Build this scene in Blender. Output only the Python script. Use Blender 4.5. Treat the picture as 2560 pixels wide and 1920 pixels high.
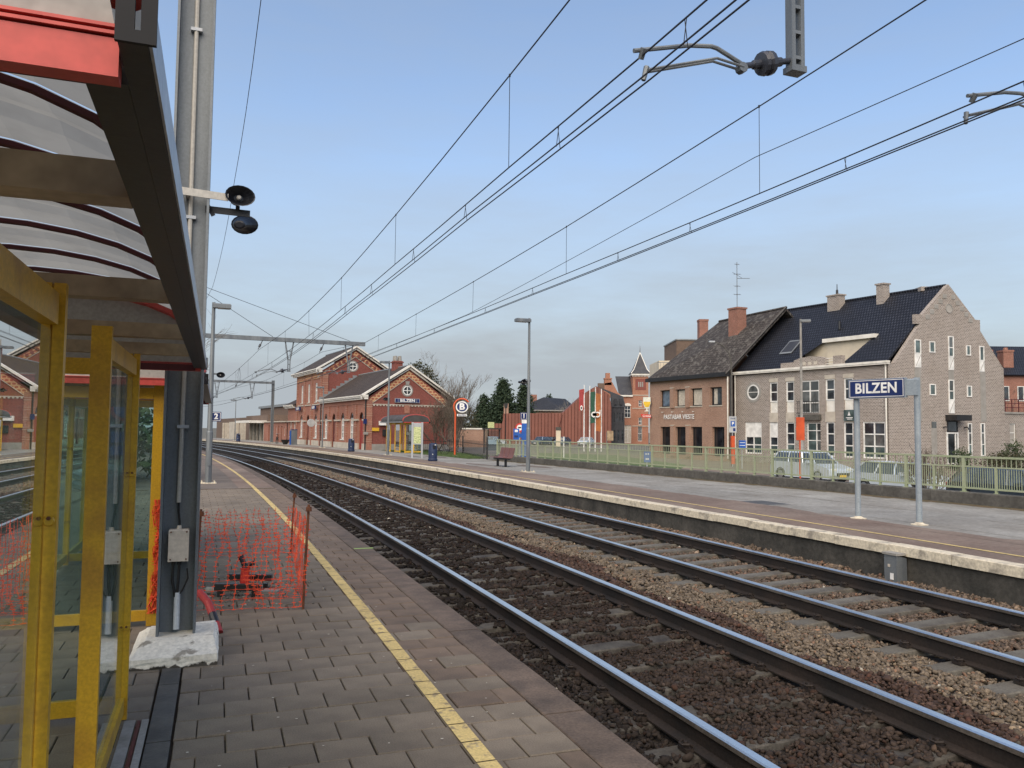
import bpy, bmesh, math, random
import numpy as np
from mathutils import Vector, Matrix
for _o in list(bpy.data.objects): bpy.data.objects.remove(_o, do_unlink=True)
R=math.radians; sin=math.sin; cos=math.cos; pi=math.pi
random.seed(7); rng=np.random.default_rng(7)
SC=bpy.context.scene; COL=SC.collection
# ------------------------------------------------------------------ camera
CAM_H=1.89984; PITCH=.0576; ROLL=.01074
cam=bpy.data.cameras.new('camera'); camo=bpy.data.objects.new('camera',cam); COL.objects.link(camo)
cam.sensor_width=36; cam.lens=36*2000/2560; cam.clip_start=.05; cam.clip_end=3000
_r0=Vector((1,0,0)); _f=Vector((0,cos(PITCH),sin(PITCH))); _u0=Vector((0,-sin(PITCH),cos(PITCH)))
_r=_r0*cos(ROLL)+_u0*sin(ROLL); _u=-_r0*sin(ROLL)+_u0*cos(ROLL)
camo.matrix_world=Matrix(((_r.x,_u.x,-_f.x,0),(_r.y,_u.y,-_f.y,0),(_r.z,_u.z,-_f.z,CAM_H),(0,0,0,1)))
SC.camera=camo
SC.render.resolution_x=1024; SC.render.resolution_y=768
# ------------------------------------------------------------------ world, sun, exposure
SUN_EL=R(46); SUN_AZ=R(-165)      # azimuth of the sun measured from +y towards +x (left, a little behind the camera)
w=bpy.data.worlds.new('World'); SC.world=w; w.use_nodes=True
nt=w.node_tree; nt.nodes.clear(); N=nt.nodes.new; L=nt.links.new
sky=N('ShaderNodeTexSky'); sky.sky_type='NISHITA'; sky.sun_disc=False; sky.sun_elevation=SUN_EL; sky.sun_rotation=SUN_AZ
sky.altitude=60; sky.air_density=1.0; sky.dust_density=.6; sky.ozone_density=1.6
bg=N('ShaderNodeBackground'); bg.inputs['Strength'].default_value=.088
wo=N('ShaderNodeOutputWorld')
tc=N('ShaderNodeTexCoord'); sx=N('ShaderNodeSeparateXYZ'); L(tc.outputs['Generated'],sx.inputs[0])
mp=N('ShaderNodeMapping'); mp.inputs['Scale'].default_value=(1.0,1.0,5.0); mp.inputs['Location'].default_value=(.4,.1,.3)
ns=N('ShaderNodeTexNoise'); ns.inputs['Scale'].default_value=1.3; ns.inputs['Detail'].default_value=4; ns.inputs['Roughness'].default_value=.45
L(tc.outputs['Generated'],mp.inputs['Vector']); L(mp.outputs['Vector'],ns.inputs['Vector'])
# thin grey veil of cloud, thicker towards the horizon all round
rp=N('ShaderNodeValToRGB'); cr=rp.color_ramp; cr.elements[0].position=0; cr.elements[0].color=(.90,)*3+(1,); cr.elements[1].position=.62; cr.elements[1].color=(.04,)*3+(1,)
for p_,v_ in ((.08,.86),(.16,.70),(.26,.50),(.38,.22)): e_=cr.elements.new(p_); e_.color=(v_,v_,v_,1)
L(sx.outputs['Z'],rp.inputs['Fac'])
ma=N('ShaderNodeMath'); ma.operation='MULTIPLY_ADD'; ma.inputs[1].default_value=.62; ma.inputs[2].default_value=-.29; L(ns.outputs['Fac'],ma.inputs[0])
mp2=N('ShaderNodeMapping'); mp2.inputs['Scale'].default_value=(2.2,1.2,11); mp2.inputs['Rotation'].default_value=(0,.12,.5); n2=N('ShaderNodeTexNoise'); n2.inputs['Scale'].default_value=2.2; n2.inputs['Detail'].default_value=7; n2.inputs['Roughness'].default_value=.62
L(tc.outputs['Generated'],mp2.inputs['Vector']); L(mp2.outputs['Vector'],n2.inputs['Vector'])
mb=N('ShaderNodeMath'); mb.operation='MULTIPLY_ADD'; mb.inputs[1].default_value=.34; mb.inputs[2].default_value=-.15; L(n2.outputs['Fac'],mb.inputs[0]); mc=N('ShaderNodeMath'); L(ma.outputs[0],mc.inputs[0]); L(mb.outputs[0],mc.inputs[1])
ad=N('ShaderNodeMath'); ad.operation='ADD'; ad.use_clamp=True; L(rp.outputs['Color'],ad.inputs[0]); L(mc.outputs[0],ad.inputs[1])
mx=N('ShaderNodeMixRGB'); mx.inputs['Color2'].default_value=(1.97,2.17,2.34,1)
L(ad.outputs[0],mx.inputs['Fac']); L(sky.outputs['Color'],mx.inputs['Color1']); L(mx.outputs['Color'],bg.inputs['Color']); L(bg.outputs['Background'],wo.inputs['Surface'])
sl=bpy.data.lights.new('sun','SUN'); sl.energy=1.75; sl.angle=R(75); sl.color=(1,.83,.61)
so_=bpy.data.objects.new('sun',sl); COL.objects.link(so_)
_sd=Vector((sin(SUN_AZ)*cos(SUN_EL),cos(SUN_AZ)*cos(SUN_EL),sin(SUN_EL)))
so_.rotation_euler=_sd.to_track_quat('Z','Y').to_euler(); so_.location=_sd*60+Vector((0,40,0))
vs=SC.view_settings; vs.view_transform='Standard'; vs.look='None'; vs.exposure=1.38; vs.gamma=1; vs.use_curve_mapping=False
SC.render.engine='CYCLES'
try: SC.cycles.use_denoising=True; SC.cycles.max_bounces=8; SC.cycles.transparent_max_bounces=24
except Exception: pass

# ------------------------------------------------------------------ materials
def _mat(name):
    m=bpy.data.materials.new(name); m.use_nodes=True; nt=m.node_tree; nt.nodes.clear()
    o=nt.nodes.new('ShaderNodeOutputMaterial'); b=nt.nodes.new('ShaderNodeBsdfPrincipled'); nt.links.new(b.outputs[0],o.inputs[0])
    return m,nt,b,o
def mixc(nt,a,b,fac,mode='MIX'):
    n=nt.nodes.new('ShaderNodeMixRGB'); n.blend_type=mode
    for i,v in (('Fac',fac),('Color1',a),('Color2',b)):
        if isinstance(v,(int,float)): n.inputs[i].default_value=v
        elif isinstance(v,tuple): n.inputs[i].default_value=v+(1,) if len(v)==3 else v
        else: nt.links.new(v,n.inputs[i])
    return n.outputs[0]
def noise(nt,vec,scale,detail=4,rough=.55,lo=.35,hi=.65):
    n=nt.nodes.new('ShaderNodeTexNoise'); n.inputs['Scale'].default_value=scale; n.inputs['Detail'].default_value=detail; n.inputs['Roughness'].default_value=rough
    nt.links.new(vec,n.inputs['Vector'])
    r=nt.nodes.new('ShaderNodeMapRange'); r.inputs[1].default_value=lo; r.inputs[2].default_value=hi; nt.links.new(n.outputs['Fac'],r.inputs[0])
    return r.outputs[0]
def bumpn(nt,b,h,strength,dist=.01):
    n=nt.nodes.new('ShaderNodeBump'); n.inputs['Strength'].default_value=strength; n.inputs['Distance'].default_value=dist
    nt.links.new(h,n.inputs['Height']); nt.links.new(n.outputs[0],b.inputs['Normal'])
def finish(nt,b,colout,rnd=0,fine=None,vec=None):
    if rnd:
        oi=nt.nodes.new('ShaderNodeObjectInfo'); r=nt.nodes.new('ShaderNodeMapRange'); r.inputs[3].default_value=1-rnd; r.inputs[4].default_value=1+rnd
        nt.links.new(oi.outputs['Random'],r.inputs[0]); h=nt.nodes.new('ShaderNodeHueSaturation'); nt.links.new(r.outputs[0],h.inputs['Value']); nt.links.new(colout,h.inputs['Color']); colout=h.outputs[0]
    nt.links.new(colout,b.inputs['Base Color'])
def M(name,col,rough=.6,metal=0,col2=None,scale=2.5,lo=.35,hi=.65,fine=.12,fscale=40,bump=0,bscale=60,bdist=.005,rnd=0,spec=.4,streak=False,attr=None,wn=None,foot=None):
    m,nt,b,o=_mat(name); tc=nt.nodes.new('ShaderNodeTexCoord'); v=tc.outputs['Object']
    if streak:
        mp=nt.nodes.new('ShaderNodeMapping'); mp.inputs['Scale'].default_value=(1,1,.12); nt.links.new(v,mp.inputs['Vector']); vs_=mp.outputs[0]
    else: vs_=v
    c2=col2 or tuple(x*.72 for x in col)
    c=mixc(nt,tuple(col),tuple(c2),noise(nt,vs_,scale,lo=lo,hi=hi))
    if fine: 
        f=noise(nt,v,fscale,2,.6,.3,.7); c=mixc(nt,c,mixc(nt,(1-fine,)*3,(1+fine,)*3,f),1.0,'MULTIPLY')
    if attr:
        a=nt.nodes.new('ShaderNodeAttribute'); a.attribute_name=attr; c=mixc(nt,c,a.outputs['Color'],1.0,'MULTIPLY')
    if wn:
        g=nt.nodes.new('ShaderNodeNewGeometry'); f=noise(nt,g.outputs['Position'],wn[0],5,.6,.3,.7); c=mixc(nt,c,mixc(nt,(1-wn[1],)*3,(1+wn[1]*.6,)*3,f),1.0,'MULTIPLY')
    if foot:
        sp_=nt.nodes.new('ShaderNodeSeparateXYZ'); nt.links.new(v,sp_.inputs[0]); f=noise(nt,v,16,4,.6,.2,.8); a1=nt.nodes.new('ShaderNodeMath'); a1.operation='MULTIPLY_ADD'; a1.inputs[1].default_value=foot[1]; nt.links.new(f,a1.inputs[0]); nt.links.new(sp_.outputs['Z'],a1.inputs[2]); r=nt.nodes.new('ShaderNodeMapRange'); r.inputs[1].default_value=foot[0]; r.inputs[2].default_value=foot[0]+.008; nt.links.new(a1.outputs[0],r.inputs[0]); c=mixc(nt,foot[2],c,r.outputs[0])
    finish(nt,b,c,rnd)
    b.inputs['Roughness'].default_value=rough; b.inputs['Metallic'].default_value=metal; b.inputs['Specular IOR Level'].default_value=spec
    if bump: bumpn(nt,b,noise(nt,v,bscale,4,.6,.2,.8),bump,bdist)
    return m
def BRICK(name,c1,c2,mortar,bw=.22,rh=.078,ms=.013,dirt=(.6,.6,.6),off=.5,rough=.85,bump=.25,patch=None,pscale=.6):
    m,nt,b,o=_mat(name); tc=nt.nodes.new('ShaderNodeTexCoord'); uv=tc.outputs['UV']
    t=nt.nodes.new('ShaderNodeTexBrick'); nt.links.new(uv,t.inputs['Vector']); t.offset=off
    t.inputs['Color1'].default_value=c1+(1,); t.inputs['Color2'].default_value=c2+(1,); t.inputs['Mortar'].default_value=mortar+(1,)
    for k,v in (('Scale',1),('Mortar Size',ms),('Mortar Smooth',.1),('Bias',0),('Brick Width',bw),('Row Height',rh)): t.inputs[k].default_value=v
    c=mixc(nt,t.outputs['Color'],dirt,noise(nt,tc.outputs['Object'],.5,5,.6,.42,.8),'MULTIPLY')
    if patch: c=mixc(nt,c,patch,noise(nt,tc.outputs['Object'],pscale,5,.65,.5,.62))
    c=mixc(nt,c,mixc(nt,(.85,.85,.85),(1.15,1.15,1.15),noise(nt,uv,9,3)),1.0,'MULTIPLY')
    finish(nt,b,c); b.inputs['Roughness'].default_value=rough; b.inputs['Specular IOR Level'].default_value=.25
    inv=nt.nodes.new('ShaderNodeMath'); inv.operation='SUBTRACT'; inv.inputs[0].default_value=1; nt.links.new(t.outputs['Fac'],inv.inputs[1]); bumpn(nt,b,inv.outputs[0],bump,.01)
    return m
def GLASS(name,tint=(.8,.88,.86),refl=.12,rough=.0,dirt=.1):
    m=bpy.data.materials.new(name); m.use_nodes=True; nt=m.node_tree; nt.nodes.clear()
    o=nt.nodes.new('ShaderNodeOutputMaterial'); t=nt.nodes.new('ShaderNodeBsdfTransparent'); t.inputs[0].default_value=tint+(1,)
    g=nt.nodes.new('ShaderNodeBsdfGlossy'); g.inputs['Roughness'].default_value=rough; g.inputs['Color'].default_value=(1,1,1,1)
    lw=nt.nodes.new('ShaderNodeFresnel'); lw.inputs['IOR'].default_value=1.42
    mx=nt.nodes.new('ShaderNodeMixShader'); rf=nt.nodes.new('ShaderNodeMath'); rf.operation='MULTIPLY'; rf.inputs[1].default_value=.62; nt.links.new(lw.outputs[0],rf.inputs[0]); nt.links.new(rf.outputs[0],mx.inputs[0]); nt.links.new(t.outputs[0],mx.inputs[1]); nt.links.new(g.outputs[0],mx.inputs[2])
    tc=nt.nodes.new('ShaderNodeTexCoord'); d=nt.nodes.new('ShaderNodeBsdfDiffuse'); d.inputs[0].default_value=(.42,.46,.44,1)
    f=noise(nt,tc.outputs['Object'],2.5,5,.65,.4,.95); mu=nt.nodes.new('ShaderNodeMath'); mu.operation='MULTIPLY'; mu.inputs[1].default_value=dirt; nt.links.new(f,mu.inputs[0])
    m2=nt.nodes.new('ShaderNodeMixShader'); nt.links.new(mu.outputs[0],m2.inputs[0]); nt.links.new(mx.outputs[0],m2.inputs[1]); nt.links.new(d.outputs[0],m2.inputs[2]); nt.links.new(m2.outputs[0],o.inputs[0])
    return m
def PANE(name,col=(.02,.025,.03),rough=.06):
    m,nt,b,o=_mat(name); tc=nt.nodes.new('ShaderNodeTexCoord')
    c=mixc(nt,col,tuple(min(1,x*2.6+.01) for x in col),noise(nt,tc.outputs['Object'],1.2,3,.5,.4,.7)); finish(nt,b,c,.3)
    b.inputs['Roughness'].default_value=rough; b.inputs['Specular IOR Level'].default_value=.9; return m
def TRANSL(name,col=(.36,.36,.34)):
    m=bpy.data.materials.new(name); m.use_nodes=True; nt=m.node_tree; nt.nodes.clear()
    o=nt.nodes.new('ShaderNodeOutputMaterial'); t=nt.nodes.new('ShaderNodeBsdfTranslucent'); d=nt.nodes.new('ShaderNodeBsdfDiffuse')
    tc=nt.nodes.new('ShaderNodeTexCoord'); c=mixc(nt,col,tuple(x*.6 for x in col),noise(nt,tc.outputs['Object'],1.6,5,.6,.45,.8))
    nt.links.new(c,t.inputs[0]); nt.links.new(c,d.inputs[0])
    mx=nt.nodes.new('ShaderNodeMixShader'); mx.inputs[0].default_value=.45; nt.links.new(t.outputs[0],mx.inputs[1]); nt.links.new(d.outputs[0],mx.inputs[2]); nt.links.new(mx.outputs[0],o.inputs[0])
    return m
MT={}
def dm(k,*a,**kw): MT[k]=M(k,*a,**kw)
dm('galv',(.20,.218,.228),.5,.25,col2=(.115,.13,.145),scale=3,fine=.1,fscale=60,bump=.08,bscale=30,streak=True)
dm('galv_light',(.42,.44,.46),.45,.3,col2=(.33,.35,.37),scale=3,streak=True)
dm('paint_grey',(.27,.31,.34),.45,0,col2=(.21,.25,.285),scale=4)
dm('yellow',(.55,.31,.016),.42,0,col2=(.36,.18,.02),scale=4.5,lo=.48,hi=.78,fine=.14,fscale=70,bump=.05,bscale=120)
dm('yellow_far',(.72,.42,.03),.5,0)
dm('red_paint',(.52,.075,.06),.45,0,col2=(.45,.06,.05),scale=4)
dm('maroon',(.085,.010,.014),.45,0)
dm('black_steel',(.016,.017,.020),.42,.1,col2=(.028,.027,.027),scale=2.2,bump=.05)
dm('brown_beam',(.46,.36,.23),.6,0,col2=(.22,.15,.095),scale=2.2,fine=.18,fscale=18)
dm('rust',(.17,.06,.025),.8,0,col2=(.08,.03,.015),scale=14)
dm('conduit',(.50,.48,.43),.5,0,col2=(.42,.40,.36))
dm('pvc_white',(.58,.62,.66),.4,0)
dm('box_cream',(.56,.50,.42),.5,0,col2=(.48,.42,.35),scale=9)
dm('black_plastic',(.014,.016,.022),.38,0)
dm('rubber',(.018,.018,.018),.7,0)
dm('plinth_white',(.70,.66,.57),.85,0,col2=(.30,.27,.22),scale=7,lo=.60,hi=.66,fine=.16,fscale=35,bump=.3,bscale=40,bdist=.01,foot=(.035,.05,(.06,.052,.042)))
dm('concrete',(.30,.29,.27),.9,0,col2=(.22,.21,.19),scale=4,bump=.25,bscale=50)
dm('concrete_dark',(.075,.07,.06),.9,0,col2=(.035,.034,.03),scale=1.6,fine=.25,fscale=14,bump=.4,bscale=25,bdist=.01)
dm('concrete_wall',(.10,.095,.085),.9,0,col2=(.065,.062,.055),scale=2,fine=.25,fscale=10,bump=.3,bscale=20,bdist=.01)
dm('cream_edge',(.58,.52,.40),.8,0,col2=(.30,.27,.22),scale=5,lo=.52,hi=.68,fine=.2,fscale=25,bump=.3)
dm('kerb_red',(.135,.10,.077),.88,0,col2=(.088,.067,.054),scale=5,fine=.22,fscale=60,bump=.35,bscale=70,rnd=.08,wn=(2.2,.3))
dm('paver',(.182,.15,.113),.85,0,col2=(.138,.113,.087),scale=3.5,fine=.22,fscale=130,bump=.3,bscale=160,bdist=.003,rnd=.11,wn=(1.1,.26))
dm('paver_red',(.165,.120,.087),.85,0,col2=(.12,.09,.068),scale=3.5,fine=.22,fscale=130,bump=.3,bscale=160,bdist=.003,rnd=.11,wn=(1.1,.26))
dm('cap_black',(.007,.007,.009),.7,0)
dm('joint_dirt',(.028,.024,.02),.95,0,fine=.3)
dm('drain_dark',(.050,.049,.047),.6,0,col2=(.085,.08,.072),scale=6,bump=.3)
dm('yellow_line',(.55,.42,.17),.75,0,col2=(.27,.21,.12),scale=16,lo=.54,hi=.66,fine=.2,fscale=60,wn=(1.5,.2))
dm('asphalt_near',(.15,.125,.105),.9,0,col2=(.115,.095,.08),scale=1.2,fine=.2,fscale=30,bump=.2)
dm('platform_grey',(.27,.265,.245),.9,0,col2=(.20,.19,.17),scale=.9,fine=.18,fscale=12,bump=.2,bscale=30,wn=(.35,.22))
dm('platform_red',(.15,.106,.084),.9,0,col2=(.20,.155,.125),scale=.8,fine=.18,fscale=14,wn=(.5,.25))
dm('moss_dirt',(.13,.09,.05),.95,0,col2=(.07,.065,.03),scale=3,fine=.3)
dm('rail_top',(.78,.77,.76),.30,1.0,col2=(.66,.65,.64),scale=.8,fine=.06)
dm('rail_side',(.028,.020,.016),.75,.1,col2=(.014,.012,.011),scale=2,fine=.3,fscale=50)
dm('rail_side_lit',(.13,.115,.10),.6,.3,col2=(.07,.06,.05),scale=2,fine=.3,fscale=50)  # left side of the rail heads, paler: light falling there painted in
dm('sleeper',(.085,.078,.066),.9,0,col2=(.035,.03,.025),scale=4,fine=.25,fscale=40,bump=.3,rnd=.15)
dm('sleeper_far',(.135,.128,.108),.9,0,col2=(.075,.066,.055),scale=3,fine=.2,fscale=40,bump=.3,rnd=.12)
MT['stone']=M('stone',(1,1,1),.92,0,col2=(.72,.72,.72),scale=30,fine=.2,fscale=90,attr='col',spec=.25)
dm('ballast',(.038,.029,.023),.95,0,col2=(.018,.014,.011),scale=14,fine=.5,fscale=30,bump=1.0,bscale=26,bdist=.05)
dm('white_paint',(.74,.72,.66),.55,0,col2=(.60,.58,.52),scale=2,fine=.06)
dm('white_frame',(.80,.80,.77),.45,0,fine=.04)
dm('stone_light',(.50,.46,.39),.85,0,col2=(.40,.36,.30),scale=2)
dm('band_stone',(.42,.28,.21),.85,0,col2=(.36,.22,.16),scale=2)
dm('stone_grey',(.30,.29,.27),.85,0,col2=(.24,.23,.21),scale=2)
dm('navy',(.012,.028,.13),.4,0,fine=.05)
dm('navy_dull',(.02,.035,.09),.5,0,fine=.05)
dm('blue_sign',(.015,.10,.42),.4,0,fine=.05)
dm('sign_white',(.82,.82,.80),.5,0,fine=.04)
dm('sign_grey',(.45,.47,.48),.5,0)
dm('red_sign',(.62,.04,.03),.45,0)
dm('orange_red',(.62,.10,.03),.5,0)
dm('net_orange',(.80,.095,.03),.55,0,col2=(.62,.06,.02),scale=9,fine=.1)
dm('fence_green',(.27,.315,.19),.5,0,col2=(.32,.34,.235),scale=4,fine=.1)
dm('bench_maroon',(.17,.075,.065),.5,0,col2=(.12,.055,.05),scale=5)
dm('grass',(.055,.10,.03),.95,0,col2=(.09,.12,.045),scale=3,fine=.4,fscale=20)
dm('earth',(.13,.12,.10),.95,0,col2=(.09,.09,.07),scale=.2)
dm('street',(.15,.135,.115),.9,0,col2=(.115,.105,.09),scale=.5,fine=.2,fscale=10)
dm('street_paving',(.20,.16,.125),.9,0,col2=(.155,.125,.10),scale=.6,fine=.25,fscale=9)
dm('bark',(.13,.105,.085),.95,0,col2=(.08,.065,.05),scale=6)
dm('bark_pale',(.26,.24,.21),.95,0,col2=(.17,.155,.135),scale=6)
dm('needle',(.016,.034,.018),.8,0,col2=(.030,.050,.022),scale=1.5,fine=.3)
dm('ivy',(.035,.045,.020),.8,0,col2=(.055,.05,.025),scale=2,fine=.3)
dm('hedge',(.028,.05,.018),.8,0,col2=(.05,.07,.028),scale=2,fine=.3)
dm('slate',(.030,.033,.042),.55,0,col2=(.045,.048,.055),scale=1,fine=.2,fscale=5)
dm('insulator',(.045,.05,.065),.3,0)
dm('wire',(.035,.035,.04),.55,.3,fine=0)
dm('car_silver',(.56,.63,.69),.2,.25,col2=(.52,.59,.65),fine=0,spec=.7)
dm('car_blue',(.13,.19,.28),.22,.5,fine=0,spec=.7)
dm('car_dark',(.055,.075,.10),.22,.4,fine=0,spec=.7)
dm('car_black',(.02,.022,.026),.25,.3,fine=0,spec=.7)
dm('tyre',(.015,.015,.016),.8,0)
dm('rim',(.40,.41,.42),.35,.7)
dm('lamp_glass',(.55,.53,.48),.3,0)
dm('cladding_dark',(.165,.06,.043),.7,0)
dm('roof_dark',(.075,.07,.068),.6,0,col2=(.05,.047,.045),scale=2)
dm('red_dull',(.30,.03,.03),.5,0)
dm('cladding',(.205,.078,.055),.6,0,col2=(.175,.066,.047),scale=.5,fine=.08,rnd=.07)
dm('black_house',(.020,.021,.026),.7,0,col2=(.035,.036,.042),scale=1.2)
dm('render_cream',(.62,.55,.42),.85,0,col2=(.54,.48,.38),scale=1)
dm('render_grey',(.36,.34,.31),.85,0,col2=(.30,.285,.26),scale=1)
dm('curtain',(.55,.50,.42),.9,0,col2=(.40,.36,.30),scale=5)
dm('brick_brown_flat',(.15,.105,.08),.9,0,col2=(.12,.085,.065),scale=2,fine=.2,fscale=8)
dm('lead',(.25,.27,.28),.5,.3)
dm('flag_red',(.38,.06,.06),.8,0); dm('flag_green',(.03,.10,.065),.8,0); dm('flag_orange',(.42,.15,.05),.8,0)
dm('beer_yellow',(.75,.50,.04),.4,0); dm('glass_white',(.72,.75,.68),.3,0)
dm('lime',(.35,.55,.12),.6,0); dm('map_green',(.55,.58,.30),.6,0,col2=(.30,.36,.16),scale=18,lo=.5,hi=.55)
MT['brick_station']=BRICK('brick_station',(.37,.14,.095),(.30,.112,.078),(.31,.20,.15),dirt=(.72,.70,.70))
MT['brick_gable']=BRICK('brick_gable',(.245,.068,.053),(.205,.06,.047),(.20,.09,.075),dirt=(.8,.78,.78))
MT['brick_pasta']=BRICK('brick_pasta',(.34,.19,.13),(.27,.145,.10),(.34,.27,.22),dirt=(.75,.72,.70))
MT['brick_grey']=BRICK('brick_grey',(.255,.215,.19),(.165,.135,.12),(.42,.39,.355),bw=.24,rh=.105,ms=.018,dirt=(.85,.83,.80))
MT['brick_turret']=BRICK('brick_turret',(.36,.15,.09),(.30,.12,.075),(.36,.22,.16),dirt=(.8,.75,.7))
MT['brick_red2']=BRICK('brick_red2',(.30,.12,.085),(.25,.10,.07),(.3,.2,.16))
MT['brick_decor']=BRICK('brick_decor',(.36,.11,.07),(.32,.10,.065),(.55,.36,.20),bw=.30,rh=.22,ms=.045,dirt=(.85,.8,.75))
MT['tile_brown']=BRICK('tile_brown',(.078,.062,.055),(.062,.05,.045),(.03,.026,.024),bw=.22,rh=.30,ms=.03,bump=.8,dirt=(.75,.75,.75))
MT['tile_dark']=BRICK('tile_dark',(.026,.029,.040),(.040,.044,.058),(.008,.009,.013),bw=.24,rh=.34,ms=.06,bump=1.0,rough=.5,dirt=(.8,.8,.8))
MT['tile_lichen']=BRICK('tile_lichen',(.062,.055,.052),(.078,.066,.06),(.028,.025,.024),bw=.22,rh=.30,ms=.04,bump=.9,patch=(.115,.108,.098),pscale=2.6)
MT['tile_blue']=BRICK('tile_blue',(.035,.040,.052),(.045,.05,.062),(.018,.02,.026),bw=.26,rh=.32,ms=.05,bump=.8,rough=.55)
MT['paving_tex']=BRICK('paving_tex',(.19,.158,.126),(.165,.138,.11),(.07,.058,.047),bw=.285,rh=.262,ms=.012,bump=.3)
MT['glass']=GLASS('glass',dirt=.16); MT['glass_clear']=GLASS('glass_clear',tint=(.75,.82,.84),dirt=.04)
MT['pane']=PANE('pane'); MT['pane_grey']=PANE('pane_grey',(.05,.055,.055)); MT['pane_green']=PANE('pane_green',(.045,.065,.065)); MT['pane_black']=PANE('pane_black',(.008,.009,.012),.1); MT['car_glass']=PANE('car_glass',(.03,.04,.05),.04); MT['pane_sky']=PANE('pane_sky',(.07,.10,.14),.1)
MT['poly_roof']=TRANSL('poly_roof')

# ------------------------------------------------------------------ mesh helpers
class MB:
    def __init__(s,xf=None): s.v=[];s.f=[];s.m=[];s.xf=xf
    def add(s,vs,fs,mi=0):
        b=len(s.v); s.v+=[tuple(p) for p in vs]; s.f+=[tuple(b+i for i in f) for f in fs]; s.m+=[mi]*len(fs); return s
    def poly(s,pts,mi=0): return s.add(pts,[tuple(range(len(pts)))],mi)
    def box(s,x0,x1,y0,y1,z0,z1,mi=0):
        return s.add([(x0,y0,z0),(x1,y0,z0),(x1,y1,z0),(x0,y1,z0),(x0,y0,z1),(x1,y0,z1),(x1,y1,z1),(x0,y1,z1)],[(0,3,2,1),(4,5,6,7),(0,1,5,4),(1,2,6,5),(2,3,7,6),(3,0,4,7)],mi)
    def bbox(s,x0,x1,y0,y1,z0,z1,b=.006,mi=0):   # box with chamfered top edges
        vs=[(x0,y0,z0),(x1,y0,z0),(x1,y1,z0),(x0,y1,z0),(x0,y0,z1-b),(x1,y0,z1-b),(x1,y1,z1-b),(x0,y1,z1-b),(x0+b,y0+b,z1),(x1-b,y0+b,z1),(x1-b,y1-b,z1),(x0+b,y1-b,z1)]
        return s.add(vs,[(0,3,2,1),(8,9,10,11),(0,1,5,4),(1,2,6,5),(2,3,7,6),(3,0,4,7),(4,5,9,8),(5,6,10,9),(6,7,11,10),(7,4,8,11)],mi)
    def bar(s,p0,p1,w,h,up=(0,0,1),mi=0):
        p0=Vector(p0);p1=Vector(p1);d=(p1-p0).normalized();u=Vector(up)
        if abs(d.dot(u))>.98: u=Vector((1,0,0))
        a=d.cross(u).normalized();u=a.cross(d).normalized(); a*=w/2;u*=h/2
        vs=[p0-a-u,p0+a-u,p0+a+u,p0-a+u,p1-a-u,p1+a-u,p1+a+u,p1-a+u]
        return s.add(vs,[(3,2,1,0),(4,5,6,7),(0,1,5,4),(1,2,6,5),(2,3,7,6),(3,0,4,7)],mi)
    def tube(s,pts,r,n=6,caps=True,mi=0):
        pts=[Vector(p) for p in pts]; rs=r if isinstance(r,(list,tuple)) else [r]*len(pts); b=[];ref=None
        for i,p in enumerate(pts):
            d=(pts[min(i+1,len(pts)-1)]-pts[max(i-1,0)]).normalized()
            if ref is None: ref=Vector((0,0,1)) if abs(d.z)<.9 else Vector((1,0,0))
            a=d.cross(ref).normalized(); c=a.cross(d).normalized(); ref=c
            for k in range(n):
                t=2*pi*k/n; b.append(p+a*cos(t)*rs[i]+c*sin(t)*rs[i])
        fs=[(i*n+k,i*n+(k+1)%n,(i+1)*n+(k+1)%n,(i+1)*n+k) for i in range(len(pts)-1) for k in range(n)]
        if caps: fs+=[tuple(range(n-1,-1,-1)),tuple((len(pts)-1)*n+k for k in range(n))]
        return s.add(b,fs,mi)
    def cyl(s,p0,p1,r0,r1=None,n=10,mi=0): return s.tube([p0,p1],[r0,r0 if r1 is None else r1],n,True,mi)
    def lathe(s,prof,n=16,c=(0,0,0),sx=1,sy=1,mi=0,axis='z'):
        b=[]
        for r,z in prof:
            for k in range(n):
                t=2*pi*k/n; x,y=r*cos(t)*sx,r*sin(t)*sy
                b.append((c[0]+x,c[1]+y,c[2]+z) if axis=='z' else (c[0]+x,c[1]+z,c[2]+y))
        m=len(prof); fs=[(i*n+k,i*n+(k+1)%n,(i+1)*n+(k+1)%n,(i+1)*n+k) for i in range(m-1) for k in range(n)]
        fs+=[tuple(range(n-1,-1,-1)),tuple((m-1)*n+k for k in range(n))]
        return s.add(b,fs,mi)
    def prism(s,poly,w0,w1,pl='xz',mi=0):   # polygon in plane pl extruded along the third axis
        f={'xz':lambda a,b,w:(a,w,b),'yz':lambda a,b,w:(w,a,b),'xy':lambda a,b,w:(a,b,w)}[pl]; n=len(poly)
        vs=[f(a,b,w0) for a,b in poly]+[f(a,b,w1) for a,b in poly]
        return s.add(vs,[tuple(range(n-1,-1,-1)),tuple(range(n,2*n))]+[(i,(i+1)%n,n+(i+1)%n,n+i) for i in range(n)],mi)
    def build(s,name,mats,parent=None,smooth=False,loc=None,rz=None,uv=True,kind=None):
        me=bpy.data.meshes.new(name); vs=[s.xf(*p) for p in s.v] if s.xf else s.v
        me.from_pydata([tuple(p) for p in vs],[],s.f)
        if isinstance(mats,str): mats=[mats]
        for m in mats: me.materials.append(MT[m])
        if len(mats)>1: me.polygons.foreach_set('material_index',s.m)
        if smooth: me.polygons.foreach_set('use_smooth',[True]*len(s.f))
        if uv: auto_uv(me)
        o=bpy.data.objects.new(name,me); COL.objects.link(o)
        if parent is not None: o.parent=parent
        if loc is not None: o.location=loc
        if rz is not None: o.rotation_euler=(0,0,rz)
        if kind: o['kind']=kind
        return o
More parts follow.
